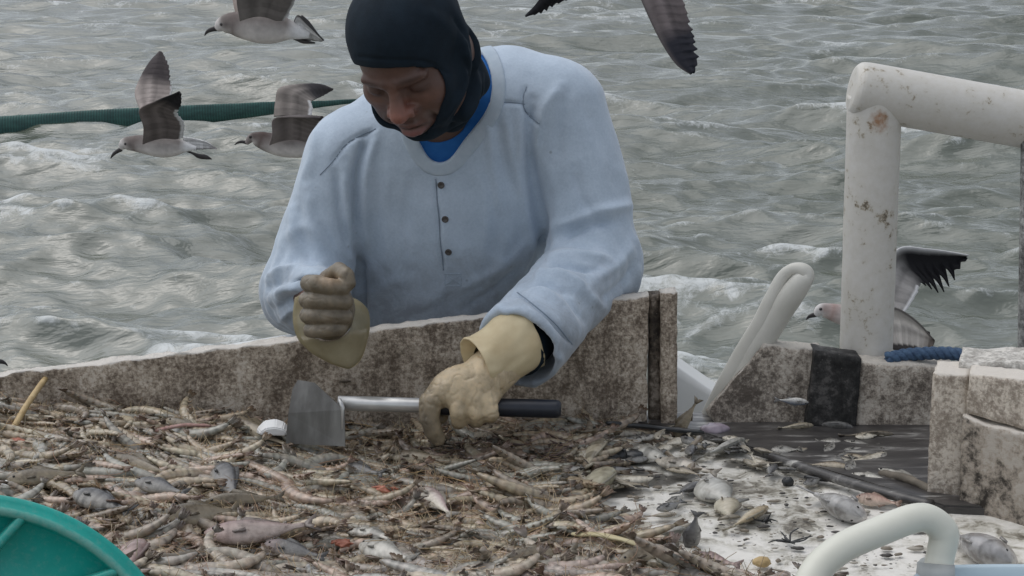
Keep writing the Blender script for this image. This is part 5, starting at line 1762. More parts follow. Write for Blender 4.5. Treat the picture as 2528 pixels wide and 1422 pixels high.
def build_heap():
    # the dark soaked bulk under the visible animals
    nx, ny = 170, 120
    xs = np.linspace(-1.25, .62, nx); ys = np.linspace(1.7, 2.98, ny)
    Yg, Xg = np.meshgrid(ys, xs, indexing='ij')
    Z = heap_z(Xg, Yg) - .016
    P3 = np.stack([Xg, Yg, Z], -1)
    Z = Z + fbm(P3 * 45, 3, 7) * .006
    V = np.stack([Xg, Yg, Z], -1).reshape(-1, 3)
    iv = np.arange(nx * ny).reshape(ny, nx)
    F = np.stack([iv[:-1, :-1], iv[:-1, 1:], iv[1:, 1:], iv[1:, :-1]], -1).reshape(-1, 4)
    mm = simple('soaked_bulk', [(.3, (.08, .068, .056)), (.7, (.18, .155, .13))], 60, rough=.5, bs=.8, bd=.006)
    tag(obj('catch_bulk', make_mesh('catch_bulk', V, F), mm), 'dark wet mass of small sea life under the shrimp heap', 'catch', kind='stuff')

    msh, t, b = new_mat('shrimp_shell')
    at = nd(t, 'ShaderNodeAttribute', attribute_name='col')
    co = nd(t, 'ShaderNodeTexCoord').outputs['Object']
    oi = nd(t, 'ShaderNodeObjectInfo')
    n1 = noise(t, 110, 5, .6, co)
    n2 = noise(t, 9, 3, .6, nd(t, 'ShaderNodeNewGeometry').outputs['Position'])
    rm = ramp(t, oi.outputs['Random'], [(0, (.70, .67, .66)), (.2, (1.08, 1.0, .90)), (.4, (.88, .95, 1.02)), (.55, (1.14, .98, .96)), (.7, (.78, .82, .84)), (.85, (1.2, 1.16, 1.02)), (1, (.92, .90, .84))])
    c = mix(t, 1.0, at.outputs['Color'], rm, 'MULTIPLY')
    c = mix(t, 1.0, c, ramp(t, n1, [(.3, (.70, .68, .66)), (.7, (1.26, 1.25, 1.23))]), 'MULTIPLY')
    c = mix(t, 1.0, c, ramp(t, n2, [(.3, (.84, .80, .78)), (.7, (1.1, 1.12, 1.12))]), 'MULTIPLY')
    t.links.new(c, b.inputs['Base Color'])
    b.inputs['Roughness'].default_value = .22
    b.inputs['Coat Weight'].default_value = .3
    b.inputs['Coat Roughness'].default_value = .12
    b.inputs['Specular IOR Level'].default_value = .5
    b.inputs['Subsurface Weight'].default_value = 0
    bump(t, b, n1, .35, .0012)

    # ---- kinds of shrimp, as real objects with parts
    kinds = []
    for k in range(8):
        geo = shrimp_geo(.104 + .020 * (k % 3), [.45, .75, 1.0, .25, .9, .6, 1.25, .1][k], 50 + k)
        kinds.append({p: make_mesh('shrimp' if p == 'body' else p, g[0], g[1], True, g[2]) for p, g in geo.items()})
        for me in kinds[-1].values(): me.materials.append(msh)
    rng = np.random.RandomState(21)
    cand = []
    tries = 0
    while len(cand) < 5000 and tries < 120000:
        tries += 1
        y = 1.98 + .96 * rng.rand() ** 1.1
        x = -1.05 + 1.6 * rng.rand()
        hz = float(heap_z(x, y))
        if hz < TABLE + .012: continue
        px, py = proj((x, y, hz))
        if px < -120 or px > 2640 or py > 1500: continue
        back = np.interp(x, [-1.2, -.5, .0, .3], [2.80, 2.84, 2.9, 2.93])
        if y > back: continue
        cand.append((x, y, hz, px, py))
    cand.sort(key=lambda c: c[1])
    # top ones near the camera become objects, the rest one mass; leave the bigger fish uncovered
    fs = []
    for f in FISH:
        c0 = heap_px(f[0], f[1])
        fs.append((c0[0], c0[1], f[2] * .5 / 1600, .012 + f[2] * f[6] * .4 / 1600))
    fs.append((P(675, 1060, 2.76)[0], 2.70, .055, .075))
    cand = [c for c in cand if not any(((c[0] - a) / (l * .65)) ** 2 + ((c[1] - b_ + .01) / h) ** 2 < 1 for a, b_, l, h in fs)]
    top, rest = [], []
    for c in cand:
        if len(top) < 296 and c[4] < 1470 and rng.rand() < .42 and math.hypot((c[0] + .10) / .2, (c[1] - 2.74) / .1) > 1: top.append(c)
        else: rest.append(c)
    lab = 'raw grey-brown shrimp lying among many others in the near part of the heap'
    gr = 'single raw shrimp in the near part of the heap'
    first = True
    for i, (x, y, hz, px, py) in enumerate(top):
        k = kinds[rng.randint(8)]
        yaw = rng.choice([0, math.pi]) + rng.randn() * .36 - .15
        M = place_rot(x, y, yaw, rng.randn() * .09, rng.choice([0, math.pi]) + rng.randn() * .22)
        s = .80 + .38 * rng.rand()
        root = bpy.data.objects.new('shrimp', k['body'])
        C.objects.link(root)
        root.matrix_world = Matrix.Translation((x, y, hz + .007 * rng.rand() - .001)) @ M.to_4x4() @ Matrix.Scale(s, 4)
        tag(root, lab, 'shrimp', gr)
        for p in ('tail_fan', 'legs', 'feelers'):
            o = bpy.data.objects.new(p, k[p])
            C.objects.link(o)
            o.parent = root
    # the mass
    lows = []
    for k in range(8):
        geo = shrimp_geo(.104 + .020 * (k % 3), [.45, .75, 1.0, .25, .9, .6, 1.25, .1][k], 80 + k, True)
        mb = MB()
        for g in geo.values():
            mb.v.append(g[0]); mb.f += [tuple(q + mb.n for q in f) for f in g[1]]; mb.c.append(g[2]); mb.n += len(g[0])
        tri = []
        for f in mb.f:
            for a in range(1, len(f) - 1): tri.append((f[0], f[a], f[a + 1]))
        lows.append((np.concatenate(mb.v), np.array(tri), np.concatenate(mb.c)))
    AV, AF, AC, n = [], [], [], 0
    tints = np.array([(.72, .68, .66), (1.08, 1.0, .90), (.86, .95, 1.02), (1.14, .98, .96), (1.15, 1.12, 1.02), (.76, .80, .84), (.95, .9, .8)])
    for (x, y, hz, px, py) in rest:
        V, F, c = lows[rng.randint(8)]
        yaw = rng.choice([0, math.pi]) + rng.randn() * .42 - .15
        M = np.array(place_rot(x, y, yaw, rng.randn() * .10, rng.choice([0, math.pi]) + rng.randn() * .25))
        s = .66 + .42 * rng.rand()
        AV.append((V * s) @ M.T + [x, y, hz - .004 - .010 * rng.rand() + (.006 if y > 2.5 else 0)])
        AF.append(F + n); n += len(V)
        wetk = math.exp(-(((x + .10) / .19) ** 2 + ((y - 2.74) / .085) ** 2))     # mud and weed raked up by the scraper
        AC.append(c * tints[rng.randint(7)] * (1 - .62 * wetk))
    me = make_mesh('shrimp_mass', np.concatenate(AV), np.concatenate(AF), True, np.concatenate(AC))
    tag(obj('shrimp_mass', me, msh), 'heap of grey-brown raw shrimp piled across the table', 'shrimp heap', kind='stuff')


def fish_geo(L, deep=.30, wide=.13, bend=0.0, top=(.12, .12, .12), side=(.42, .42, .42), belly=(.62, .60, .57), bars=0, pink=0, seed=0, fork=.5):
    rng = np.random.RandomState(seed)
    n, ns = 30, 16
    s = np.linspace(0, 1, n)
    r = np.interp(s, [0, .03, .10, .25, .42, .60, .78, .90, 1], [.06, .30, .62, .95, 1, .82, .45, .22, .20]) * L * deep / 2
    th = bend * (s - .5)
    x = np.concatenate([[0], np.cumsum(np.cos(th)[:-1])]) / n * L * .86
    z = np.concatenate([[0], np.cumsum(np.sin(th)[:-1])]) / n * L * .86
    x -= L * .45
    pts = np.stack([x, np.zeros(n), z - z[n // 2]], 1)
    V, F = tube(pts, r, ns, wide / deep, 1.0, True, side=(0, 1, 0))
    hgt = (V[:, 2] - np.repeat(pts[:, 2], ns)) / np.maximum(np.repeat(r, ns), 1e-6)
    a = np.clip(hgt * .9 + .15, 0, 1)[:, None]; b_ = np.clip(-hgt * 1.1 - .1, 0, 1)[:, None]
    c = np.array(side) * (1 - a) * (1 - b_) + np.array(top) * a + np.array(belly) * b_
    S = np.repeat(s, ns)
    if bars: c = c * (1 - .45 * (np.sin(S * bars * 6.28) > .2)[:, None] * (S > .2)[:, None])
    c = c * (1 - .3 * ((S > .215) & (S < .245)))[:, None]
    if pink: c = c * (1 - .4 * np.clip(.35 - S, 0, .3)[:, None] * pink) + np.array([.30, .10, .10]) * (np.clip(.25 - np.abs(S - .12), 0, .25) * pink)[:, None]
    c = c * (1 + .08 * rng.randn(len(c), 1))
    fins = MB(); tails = MB()
    e = pts[-1]; d = nrm(pts[-1] - pts[-3])
    up = np.cross(d, [0, 1, 0]); up = up if up[2] > 0 else -up

    def fin(poly, col, th_=.0009):
        p = np.array(poly)
        m = len(p)
        VV = np.concatenate([p + [0, th_, 0], p - [0, th_, 0]])
        FF = [tuple(range(m)), tuple(range(m, 2 * m))[::-1]] + [(i, m + i, m + (i + 1) % m, (i + 1) % m) for i in range(m)]
        fins.add(VV, FF, col)  # noqa
    tc = np.array(side) * .55
    fins0 = fins; fins = tails
    fin([e - d * .004 * 1, e + d * L * .13 + up * L * deep * .42, e + d * L * .11 + up * L * .02, e + d * L * .07 * (1 - fork) + d * L * .05, e + d * L * .11 - up * L * .02, e + d * L * .13 - up * L * deep * .42], tc)
    fins = fins0
    i0, i1 = int(n * .36), int(n * .74)
    tp = lambda i: pts[i] + np.array([0, 0, r[i] * .94])
    fin([tp(i0), tp(i0 + 2) + [0, 0, L * .045], tp((i0 + i1) // 2) + [0, 0, L * .035], tp(i1) + [0, 0, L * .012], tp(i1)], tc)
    bt = lambda i: pts[i] - np.array([0, 0, r[i] * .94])
    j0, j1 = int(n * .58), int(n * .76)
    fin([bt(j0), bt(j0 + 1) - [0, 0, L * .04], bt(j1) - [0, 0, L * .012], bt(j1)], tc)
    pc = pts[int(n * .27)] - np.array([0, r[int(n * .27)] * wide / deep, r[int(n * .27)] * .25])
    fin([pc, pc + [L * .11, -.002, L * .015], pc + [L * .12, -.003, -L * .02], pc + [L * .02, -.001, -L * .02]], tc)
    eye = MB()
    for sg in (-1, 1):
        i = int(n * .10)
        ec = pts[i] + np.array([0, sg * r[i] * wide / deep * .86, r[i] * .25])
        rr = L * .018
        an = np.linspace(0, np.pi, 6)
        VV, FF = tube(np.array([ec + np.array([0, math.cos(q), 0]) * rr for q in an]), np.maximum(np.sin(an) * rr, 1e-5), 10)
        eye.add(VV, FF, (.015, .014, .014))
    return (V, F, c), fins, eye, tails


def build_fish():
    mf, t, b = new_mat('fish_skin')
    at = nd(t, 'ShaderNodeAttribute', attribute_name='col')
    co = nd(t, 'ShaderNodeTexCoord').outputs['Object']
    n1 = noise(t, 60, 6, .6, co)
    c = mix(t, 1.0, at.outputs['Color'], ramp(t, n1, [(.34, (.50, .46, .42)), (.48, (.92, .90, .86)), (.7, (1.15, 1.13, 1.10))]), 'MULTIPLY')
    t.links.new(c, b.inputs['Base Color'])
    b.inputs['Roughness'].default_value = .26
    vo = nd(t, 'ShaderNodeTexVoronoi', Scale=420.0); t.links.new(co, vo.inputs['Vector'])
    bump(t, b, vo.outputs['Distance'], .3, .0008)
    for i, (px, py, lp, ang, roll, colr, deep, label, kw) in enumerate(FISH):
        c0 = heap_px(px, py)
        if c0[2] > TABLE + .012: c0 = c0 + np.array([0, 0, .006])
        if 'stuck on' in label: c0 = P(px, py, 2.955)
        mpp = np.linalg.norm(P(px, py, c0[1]) - P(px + 1, py, c0[1]))
        L = lp * mpp * (.88 if lp > 140 else 1)
        (V, F, cc), fins, eye, tails = fish_geo(L, deep=deep, wide=deep * .55, seed=i, **colr, **kw)
        root = bpy.data.objects.new('fish', make_mesh('fish', V, F, True, cc))
        C.objects.link(root)
        root.data.materials.append(mf)
        # angle on the photo becomes a yaw on the table (the table is seen at about 20 degrees)
        a = math.radians(ang)
        yaw = math.atan2(-math.sin(a) / .36, math.cos(a)) if not (60 < ang < 100 and 'stand' in label or 'tail up' in label or 'stuck' in label) else 0
        if 'tail up' in label:
            M = Matrix.Rotation(-a, 3, 'Y')
            c0 = c0 + np.array([0, 0, L * .30])
        elif 'stuck' in label:
            M = Matrix.Rotation(-a, 3, 'Y')
            c0 = c0 + np.array([0, -.006, 0])
        else:
            n_ = Vector(surf_frame(c0[0], c0[1])) if c0[2] > TABLE + .01 else Vector((0, 0, 1))
            q = Vector((0, 0, 1)).rotation_difference(n_)
            M = q.to_matrix() @ Matrix.Rotation(yaw, 3, 'Z') @ Matrix.Rotation(math.radians(-roll), 3, 'X')
            c0 = c0 + np.array([0, 0, L * deep * .55 * .5 + .004])
            # foreshortening: keep the length seen in the photo
            f = 1 / max(.45, math.hypot(math.cos(yaw), math.sin(yaw) * .36))
            M = M @ Matrix.Scale(min(1.9, f), 3)
        root.matrix_world = Matrix.Translation(tuple(c0)) @ M.to_4x4()
        tag(root, label, 'fish')
        for nm, mbx in (('fins', fins), ('tail_fin', tails), ('eye', eye)):
            me = mbx.mesh(nm); me.materials.append(mf)
            o = bpy.data.objects.new(nm, me); C.objects.link(o); o.parent = root


def build_small_fish():
    mf = bpy.data.materials['fish_skin']
    rng = np.random.RandomState(77)
    pal = [dict(top=(.10, .10, .10), side=(.24, .235, .22), belly=(.44, .43, .40)), dict(top=(.30, .27, .22), side=(.48, .45, .38), belly=(.60, .57, .5)), dict(top=(.16, .13, .10), side=(.28, .24, .18), belly=(.42, .38, .3)), dict(top=(.06, .06, .065), side=(.14, .14, .14), belly=(.26, .26, .25))]
    kinds = []
    for k in range(6):
        L = [.065, .05, .075, .06, .045, .08][k]
        (V, F, cc), fins, eye, tails = fish_geo(L, deep=[.24, .34, .20, .28, .4, .18][k], wide=[.14, .16, .12, .15, .16, .11][k], bend=[.5, 0, -.6, .3, 0, .8][k], seed=90 + k, **pal[k % 4])
        d = {'fish': make_mesh('fish', V, F, True, cc), 'fins': fins.mesh('fins'), 'tail_fin': tails.mesh('tail_fin'), 'eye': eye.mesh('eye')}
        for me in d.values(): me.materials.append(mf)
        kinds.append(d)
    spots = []
    for k in range(84):                      # along the foot of the board and spilling on the white panel
        if k < 42: px, py = 1395 + rng.rand() * 330, 1085 + rng.rand() ** 1.2 * 130
        elif k < 52: px, py = 1440 + rng.rand() * 260, 1225 + rng.rand() * 100
        else: px, py = 1700 + rng.rand() * 480, 1090 + rng.rand() * 120
        spots.append((px, py))
    for px, py in spots:
        c0 = heap_px(px, py)
        if c0[1] > 2.95: continue
        kk = kinds[rng.randint(6)]
        yaw = rng.choice([0, math.pi]) + rng.randn() * .7
        M = place_rot(c0[0], c0[1], yaw, rng.randn() * .12, rng.choice([-1, 1]) * (.8 + .7 * rng.rand())) if c0[2] > TABLE + .012 else Matrix.Rotation(yaw, 3, 'Z') @ Matrix.Rotation(rng.choice([-1, 1]) * 1.3, 3, 'X')
        root = bpy.data.objects.new('fish', kk['fish']); C.objects.link(root)
        root.matrix_world = Matrix.Translation((c0[0], c0[1], c0[2] + .007 + .008 * rng.rand())) @ M.to_4x4() @ Matrix.Scale(.8 + .5 * rng.rand(), 4)
        tag(root, 'small dull fish among the many spilled along the boards right of the heap', 'fish', 'small fish spilled along the boards')
        for p in ('fins', 'tail_fin', 'eye'):
            o = bpy.data.objects.new(p, kk[p]); C.objects.link(o); o.parent = root


def lump(c, r, seed, flat=1.0, amp=.25, n=20):
    u = np.linspace(0, np.pi, n); v = np.linspace(0, 2 * np.pi, n * 2, endpoint=False)
    V = [(0, 0, 1)] + [(math.sin(a) * math.cos(b), math.sin(a) * math.sin(b), math.cos(a)) for a in u[1:-1] for b in v] + [(0, 0, -1)]
    V = np.array(V)
    m = len(v)
    F = [(0, 1 + j, 1 + (j + 1) % m) for j in range(m)]
    for i in range(n - 3):
        for j in range(m):
            F.append((1 + i * m + j, 1 + (i + 1) * m + j, 1 + (i + 1) * m + (j + 1) % m, 1 + i * m + (j + 1) % m))
    b = 1 + (n - 3) * m
    F += [(b + j, len(V) - 1, b + (j + 1) % m) for j in range(m)]
    V = V * (1 + amp * fbm(V * 1.6 + seed * 7, 3, seed))[:, None]
    V = V * np.array([1, .8, flat]) * r
    return V + c, F


def build_small():
    def on(px, py, up=0.0): return heap_px(px, py) + np.array([0, 0, up])
    mblk = simple('black_shell', [(.3, (.012, .013, .014)), (.7, (.04, .042, .044))], 60, rough=.3)
    mwh = simple('white_foam', [(.3, (.66, .67, .66)), (.7, (.74, .74, .73))], 40, rough=.6)
    mtan = simple('tan_reed', [(.3, (.36, .25, .11)), (.7, (.52, .39, .20))], 60, rough=.6, stretch=(1, 1, 1))
    mred = simple('orange_shell', [(.3, (.30, .09, .05)), (.7, (.42, .16, .10))], 60, rough=.45)
    mwd = simple('dead_wood', [(.3, (.10, .085, .065)), (.7, (.18, .155, .12))], 50, rough=.7)
    # white foam lump, faceted, with a flat foot
    bm = bmesh.new()
    pts = [(-42, 0), (-40, -14), (-22, -32), (6, -36), (28, -28), (40, -12), (38, 4)]
    Yf = 2.76
    fr_ = [bm.verts.new(tuple(P(675 + a, 1070 + b_, Yf))) for a, b_ in pts]
    mid = [bm.verts.new(tuple(P(675 + a * .8, 1074 + b_ * .5, Yf - .022))) for a, b_ in pts]
    bk = [bm.verts.new(tuple(P(675 + a * .9, 1070 + b_ * .9, Yf + .045))) for a, b_ in pts]
    n = len(pts)
    for A, B in ((mid, fr_), (fr_, bk)):
        for i in range(n):
            j = (i + 1) % n
            bm.faces.new((A[i], A[j], B[j], B[i]))
    bm.faces.new(mid[::-1]); bm.faces.new(bk)
    bmesh.ops.recalc_face_normals(bm, faces=bm.faces)
    bmesh.ops.bevel(bm, geom=list(bm.edges), offset=.0018, segments=2, affect='EDGES')
    me = bpy.data.meshes.new('foam_lump'); bm.to_mesh(me); bm.free()
    tag(obj('foam_lump', me, mwh), 'small faceted white foam lump left of the scraper blade', 'foam lump')

    def stick(name, pts, r, mat, label, cat, sx=1, sy=1):
        q = catmull(pts, 8)
        rr = np.ones(len(q)) * r
        rr[0] *= .6; rr[-1] *= .5
        V, F = tube(q, rr, 10, sx, sy)
        V += (fbm(V * 90, 3, 5) * r * .22)[:, None]
        tag(obj(name, make_mesh(name, V, F), mat), label, cat)
    stick('reed', [on(32, 1078, .012), on(75, 1040, .035), on(122, 1000, .055)], .0052, mtan, 'tan reed stub leaning on the heap at the far left', 'reed')
    stick('black_rod', [on(1495, 1070, .020), on(1610, 1078, .018), on(1738, 1086, .014)], .0048, mblk, 'straight black rod lying across the catch at the end post', 'rod')
    stick('pink_sliver', [on(385, 1086, .016), on(450, 1080, .022), on(522, 1076, .018)], .0050, simple('pink_flesh', [(.3, (.26, .12, .10)), (.7, (.50, .34, .30))], 30, rough=.4), 'thin pink sliver on the back left of the heap', 'fish scrap', 1, .6)
    stick('reed', [on(1412, 1340, .014), on(1500, 1352, .018), on(1600, 1382, .018), on(1700, 1408, .016)], .0062, simple('yellow_straw', [(.3, (.42, .36, .20)), (.7, (.58, .52, .33))], 40, rough=.6), 'long flat yellow straw at the bottom right of the heap', 'straw', 1, .5)
    stick('twig', [on(2170, 1182, .010), on(2240, 1205, .016), on(2300, 1228, .012)], .007, mwd, 'dark twig on the wet board by the corner post', 'twig')
    stick('twig', [on(1985, 1186, .006), on(2050, 1196, .008)], .004, mblk, 'short black twig on the white board at the joint', 'twig')
    stick('feather_shaft', [on(838, 975, .02), P(855, 940, 2.86)], .004, mwd, 'brown sliver sticking up behind the scraper blade', 'sliver', 3.0, .5)
    stick('twig', [on(520, 1372, .012), on(460, 1392, .012), on(385, 1398, .012)], .006, mwd, 'dark brown twig beside the large pinkish fish', 'twig')
    dark_l = ['black mussel nearest the scraper handle', 'black mussel right of the heap between two fish', 'round black lump on the dark patch', 'olive-black lump behind the round one', 'black shell at the foot of the low board', 'small black chip on the white board', 'dark snail near the back edge of the heap', 'black lump at the foot of the mottled board']
    for i, (x, y, r, fl) in enumerate(((1378, 1108, .014, .6), (1560, 1135, .022, .55), (1522, 1140, .018, 1.0), (1450, 1108, .018, .8), (1905, 1045, .016, .5), (1945, 1195, .010, .9), (1420, 1105, .012, .8), (2255, 1078, .012, .6))):
        c = on(x, y, r * fl * .5)
        V, F = lump(c, r, i + 3, fl)
        tag(obj('mussel' if i < 2 else 'dark_lump', make_mesh('dark_lump', V, F), mblk), dark_l[i], 'shell')
    for i, (x, y, r, lb) in enumerate(((950, 1228, .013, 'orange crab shell piece in the centre of the heap'), (850, 1362, .012, 'orange-brown crab shell left of the curved white fish'), (45, 1110, .013, 'orange crab claw at the left edge of the heap'), (560, 1168, .009, 'small orange bit in the left of the heap'))):
        mb = MB()
        c = on(x, y, .012)
        V, F = lump(c, r, i + 20, .5, .5); mb.add(V, F)
        for k in range(3):
            a = k * 1.1 + i
            V, F = tube(catmull([c, c + np.array([math.cos(a), math.sin(a) * .5, .3]) * r, c + np.array([math.cos(a + .5) * 1.9, math.sin(a) * .8, .1]) * r], 4), np.linspace(.0035, .0015, 9), 6)
            mb.add(V, F)
        tag(obj('crab_shell', mb.mesh('crab_shell'), mred), lb, 'crab')
    for i, (x, y, r, lb) in enumerate(((1320, 1165, .010, 'white clam shell in the dark hollow before the glove'), (1275, 1235, .007, 'little white shell bit in the middle of the heap'), (885, 1230, .011, 'white shell beside the orange crab piece'), (1880, 1398, .014, 'cream shell at the bottom edge left of the handle'), (2015, 1048, .006, 'tiny white pebble under the black post'), (25, 1205, .012, 'pink-white shell touching the green lid'))):
        V, F = lump(on(x, y, r * .5), r, i + 40, .55, .3)
        tag(obj('shell', make_mesh('shell', V, F), mwh if i != 3 else mtan), lb, 'shell')
    # purple jelly lump and grit
    V, F = lump(on(1765, 1075, .012), .026, 60, .5, .3)
    tag(obj('jelly_lump', make_mesh('jelly_lump', V, F), simple('lilac', [(.3, (.24, .20, .24)), (.7, (.38, .33, .37))], 30, rough=.25)), 'lilac-grey jelly lump beside the end of the black rod', 'jellyfish')
    # dark weed sprig
    rng = np.random.RandomState(5)
    mb = MB()
    for cx_, cy_, L in ((1950, 1345, .02), (1880, 1292, .01)):
        c = on(cx_, cy_, .004)
        for k in range(9):
            a = rng.rand() * 6.28
            d = np.array([math.cos(a), math.sin(a) * .8, .5 * rng.rand()])
            V, F = tube(catmull([c, c + d * L, c + d * L * 1.6 + rng.randn(3) * .005], 3), [.0016] * 3 + [.0012] * 3 + [.0006], 5)
            mb.add(V, F)
    tag(obj('seaweed', mb.mesh('seaweed'), mblk), 'dark branching sprig of seaweed on the white board', 'seaweed')
    # clump of stringy dark weed raked up under the glove
    mb = MB()
    for k in range(170):
        c = on(1010 + rng.rand() * 400, 1085 + rng.rand() * 70, .004 + .012 * rng.rand())
        a = rng.randn() * .5 + rng.choice([0, math.pi]); L = .02 + .05 * rng.rand()
        q = [c]
        for m_ in range(4):
            q.append(q[-1] + np.array([math.cos(a), math.sin(a), .25 * rng.randn() - .05 * m_]) * L / 4); a += .5 * rng.randn()
        V, F = tube(catmull(q, 3), .0008 + .0012 * rng.rand(), 5)
        mb.add(V, F, [(.09, .055, .045), (.05, .04, .035), (.14, .09, .07)][k % 3])
    mwz = simple('brown_weed', [(.3, (.9, .9, .9)), (.7, (1, 1, 1))], 60, rough=.35, attr=True)
    tag(obj('seaweed', mb.mesh('seaweed'), mwz), 'stringy dark brown weed raked together under the glove', 'seaweed', kind='stuff')
    # scraps and grit scattered over the boards
    mb = MB()
    for k in range(1000):
        x, y = 1420 + rng.rand() * 900, 1075 + rng.rand() * 330
        lim = np.interp(y, [1075, 1240, 1400], [1500, 1560, 1950])
        if x < lim or x > 2290: continue
        p = PZ(x, y, TABLE)
        if p[0] > .86: continue
        r = .0007 + .0046 * rng.rand() ** 4
        V, F = lump(p + [0, 0, r * .3], r, k % 9, .5, .4, 5)
        V = (V - p) @ rotm(rng.rand() * 6, 0, 0).T * [1 + rng.rand() * 2, 1, 1] + p
        mb.add(V, F, [(.05, .045, .04), (.20, .17, .13), (.36, .33, .28)][k % 3])
    ms = simple('scraps', [(.3, (.9, .9, .9)), (.7, (1, 1, 1))], 60, rough=.5, attr=True)
    tag(obj('fish_scraps', mb.mesh('fish_scraps'), ms), 'fine scraps and grit scattered over the white and dark boards', 'scraps', kind='stuff')


def build_lid():
    """round green ribbed lid standing on edge at the bottom left"""
    Y = 1.86
    c = P(-105, 1800, Y)
    nrm_ = nrm(CAM - c + np.array([.1, 0, -.15]))
    u = nrm(np.cross([0, 0, 1.0], nrm_)); v = np.cross(nrm_, u)
    Rr = .595 * 1000 * np.linalg.norm(P(0, 1422, Y) - P(1, 1422, Y))
    g = empty('lid', c, 'round teal-green ribbed plastic lid in the bottom left corner', 'lid')
    m, t, b = new_mat('green_plastic')
    co = nd(t, 'ShaderNodeTexCoord').outputs['Object']
    at = nd(t, 'ShaderNodeAttribute', attribute_name='col')
    n1 = noise(t, 14, 6, .6, co); n2 = noise(t, 120, 5, .7, co)
    c1 = ramp(t, n1, [(.3, (.003, .29, .245)), (.7, (.006, .37, .315))])
    mu = nd(t, 'ShaderNodeMath', operation='MULTIPLY'); t.links.new(at.outputs['Fac'], mu.inputs[0]); t.links.new(n2, mu.inputs[1])
    sp = nd(t, 'ShaderNodeSeparateColor'); t.links.new(at.outputs['Color'], sp.inputs[0])
    m3 = nd(t, 'ShaderNodeMath', operation='MULTIPLY'); t.links.new(sp.outputs[0], m3.inputs[0]); t.links.new(n2, m3.inputs[1])
    wf = ramp(t, m3.outputs[0], [(.18, 0), (.55, .75)])
    c2 = mix(t, wf, c1, (.18, .40, .34))
    c2 = mix(t, ramp(t, n2, [(.50, 0), (.72, .45)]), c2, (.12, .36, .31))
    t.links.new(c2, b.inputs['Base Color'])
    b.inputs['Roughness'].default_value = .42
    bump(t, b, n2, .25, .001)
    seg = 160
    ang = np.linspace(0, 2 * np.pi, seg, endpoint=False)
    # profile: (radius, height towards us, scuffed)
    prof = [(1.0, -.030, 0), (1.0, -.006, 0), (.992, .0, 0), (.975, .002, .1), (.952, .004, 0), (.945, .010, .6), (.932, .012, 1), (.912, .010, 1), (.906, .0, .3), (.902, -.014, 0), (.45, -.014, 0), (.445, .012, .6), (.42, .014, 1), (.41, -.014, 0), (0.002, -.014, 0)]
    V, cc = [], []
    for r, h, s in prof:
        V.append(c + (u * np.cos(ang)[:, None] + v * np.sin(ang)[:, None]) * r * Rr + nrm_ * h)
        cc.append(np.ones((seg, 3)) * [s, 0, 0])
    back = [(1.0, -.030), (.985, -.034), (.98, -.020), (0.002, -.020)]
    F = [(i * seg + j, i * seg + (j + 1) % seg, (i + 1) * seg + (j + 1) % seg, (i + 1) * seg + j) for i in range(len(prof) - 1) for j in range(seg)]
    me = make_mesh('lid_disc', np.concatenate(V), F, True, np.concatenate(cc))
    o = obj('lid_disc', me, m, g)
    mb = MB()
    V = []
    for r, h in back:
        V.append(c + (u * np.cos(ang)[:, None] + v * np.sin(ang)[:, None]) * r * Rr + nrm_ * h)
    F = [(i * seg + j, i * seg + (j + 1) % seg, (i + 1) * seg + (j + 1) % seg, (i + 1) * seg + j) for i in range(3) for j in range(seg)]
    obj('lid_back', make_mesh('lid_back', np.concatenate(V), F, True, np.zeros((len(back) * seg, 3))), m, g)
    for k in range(12):
        a = R(67.6) + k * 2 * np.pi / 12
        B = c + (u * math.cos(a) + v * math.sin(a)) * Rr * .915
        A = c + (u * math.cos(a + .73) + v * math.sin(a + .73)) * Rr * .43
        d = nrm(B - A); q = np.cross(nrm_, d)
        hw = .0055
        V = []
        for p in (A, B):
            for s, h in ((-1.4, -.014), (-1, .006), (-.6, .010), (.6, .010), (1, .006), (1.4, -.014)):
                V.append(p + q * hw * s + nrm_ * h)
        F = [(i, i + 1, 7 + i, 6 + i) for i in range(5)]
        obj('rib', make_mesh('rib', V, F, True, np.ones((12, 3)) * [.55, 0, 0]), m, g)


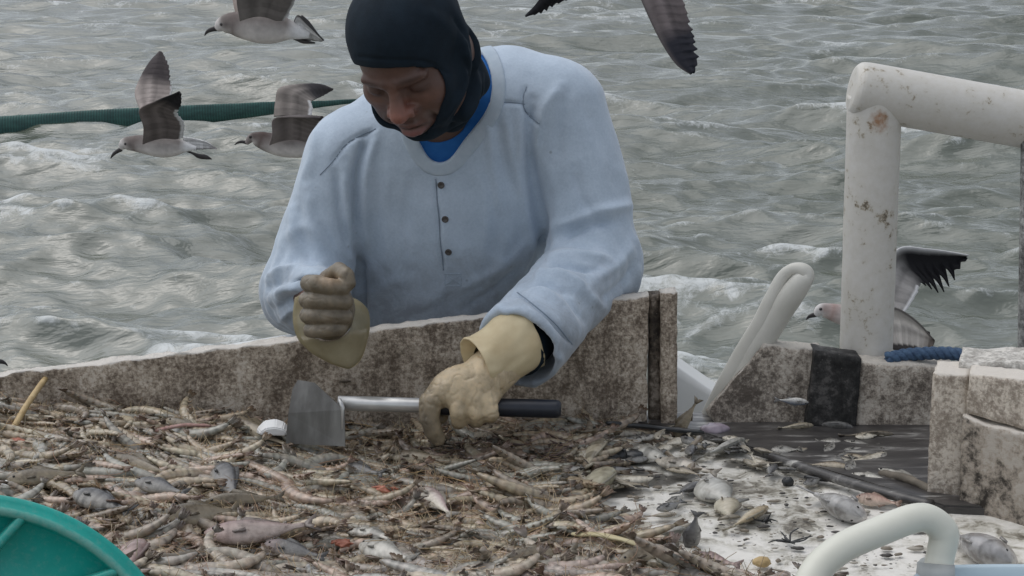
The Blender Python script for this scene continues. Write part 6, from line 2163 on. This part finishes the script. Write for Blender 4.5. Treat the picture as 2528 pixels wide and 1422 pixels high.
def build_tub():
    """pale blue tub with a bent white pipe handle, bottom right"""
    g = empty('tub', PZ(2450, 1560, TABLE), 'pale blue tub rim with a thick bent white handle at the bottom right', 'tub')
    mw = simple('handle_white', [(.3, (.60, .60, .52)), (.6, (.68, .68, .60)), (.8, (.55, .52, .38))], 9, rough=.4, bs=.15, bd=.001)
    mg = simple('socket_grey', [(.3, (.34, .36, .36)), (.7, (.42, .44, .43))], 30, rough=.5)
    mbl = simple('tub_blue', [(.3, (.40, .50, .56)), (.7, (.48, .58, .63))], 10, rough=.35)
    Y = 2.0
    q = catmull([P(1985, 1560, Y - .10), P(1990, 1470, Y - .08), P(2018, 1405, Y - .06), P(2080, 1352, Y - .04), P(2170, 1312, Y - .02), P(2255, 1280, Y), P(2300, 1284, Y + .005), P(2330, 1318, Y + .005), P(2322, 1370, Y), P(2312, 1430, Y - .01), P(2308, 1520, Y - .02)], 10)
    nq = len(q)
    V, F = tube(q, np.interp(np.arange(nq), [0, nq * .35, nq * .6, nq * .68, nq * .8, nq], [.0200, .0190, .0185, .0195, .0182, .0178]), 32)
    # rib along the handle
    obj('handle', make_mesh('handle', V, F), mw, g)
    a, b_ = P(2311, 1388, Y), P(2306, 1500, Y - .02)
    V, F = tube([a - [0, 0, 0], a + [0, 0, -.002], a * .7 + b_ * .3, b_], [.0205, .0235, .0245, .0245], 32)
    obj('handle_socket', make_mesh('handle_socket', V, F), mg, g)
    # tub body: rounded box whose rim shows at the frame's foot
    c = P(2620, 1500, Y - .02); c = np.array([c[0], Y + .02, 0])
    zr = P(2450, 1432, Y - .03)[2]
    V = []
    seg = 64
    an = np.linspace(0, 2 * np.pi, seg, endpoint=False)

    def ringp(sx, sy, z):
        e = 5
        x = np.sign(np.cos(an)) * np.abs(np.cos(an)) ** (2 / e) * sx; y = np.sign(np.sin(an)) * np.abs(np.sin(an)) ** (2 / e) * sy
        return np.stack([c[0] + x, c[1] - .12 + y, np.full(seg, z)], 1)
    for sx, sy, z in ((.17, .10, TABLE - .0), (.185, .115, zr - .02), (.195, .125, zr - .018), (.197, .127, zr - .004), (.193, .123, zr), (.186, .116, zr - .002), (.182, .112, zr - .02), (.165, .095, TABLE + .006), (.001, .001, TABLE + .006)):
        V.append(ringp(sx, sy, z))
    F = [(i * seg + j, i * seg + (j + 1) % seg, (i + 1) * seg + (j + 1) % seg, (i + 1) * seg + j) for i in range(8) for j in range(seg)]
    obj('tub_body', make_mesh('tub_body', np.concatenate(V), F), mbl, g)

# ================================================================== BUILD
build_water()
build_deck()
build_boat_parts()
build_net()
build_man()
build_tool()
build_gulls()
build_heap()
build_fish()
build_small_fish()
build_small()
build_lid()
build_tub()
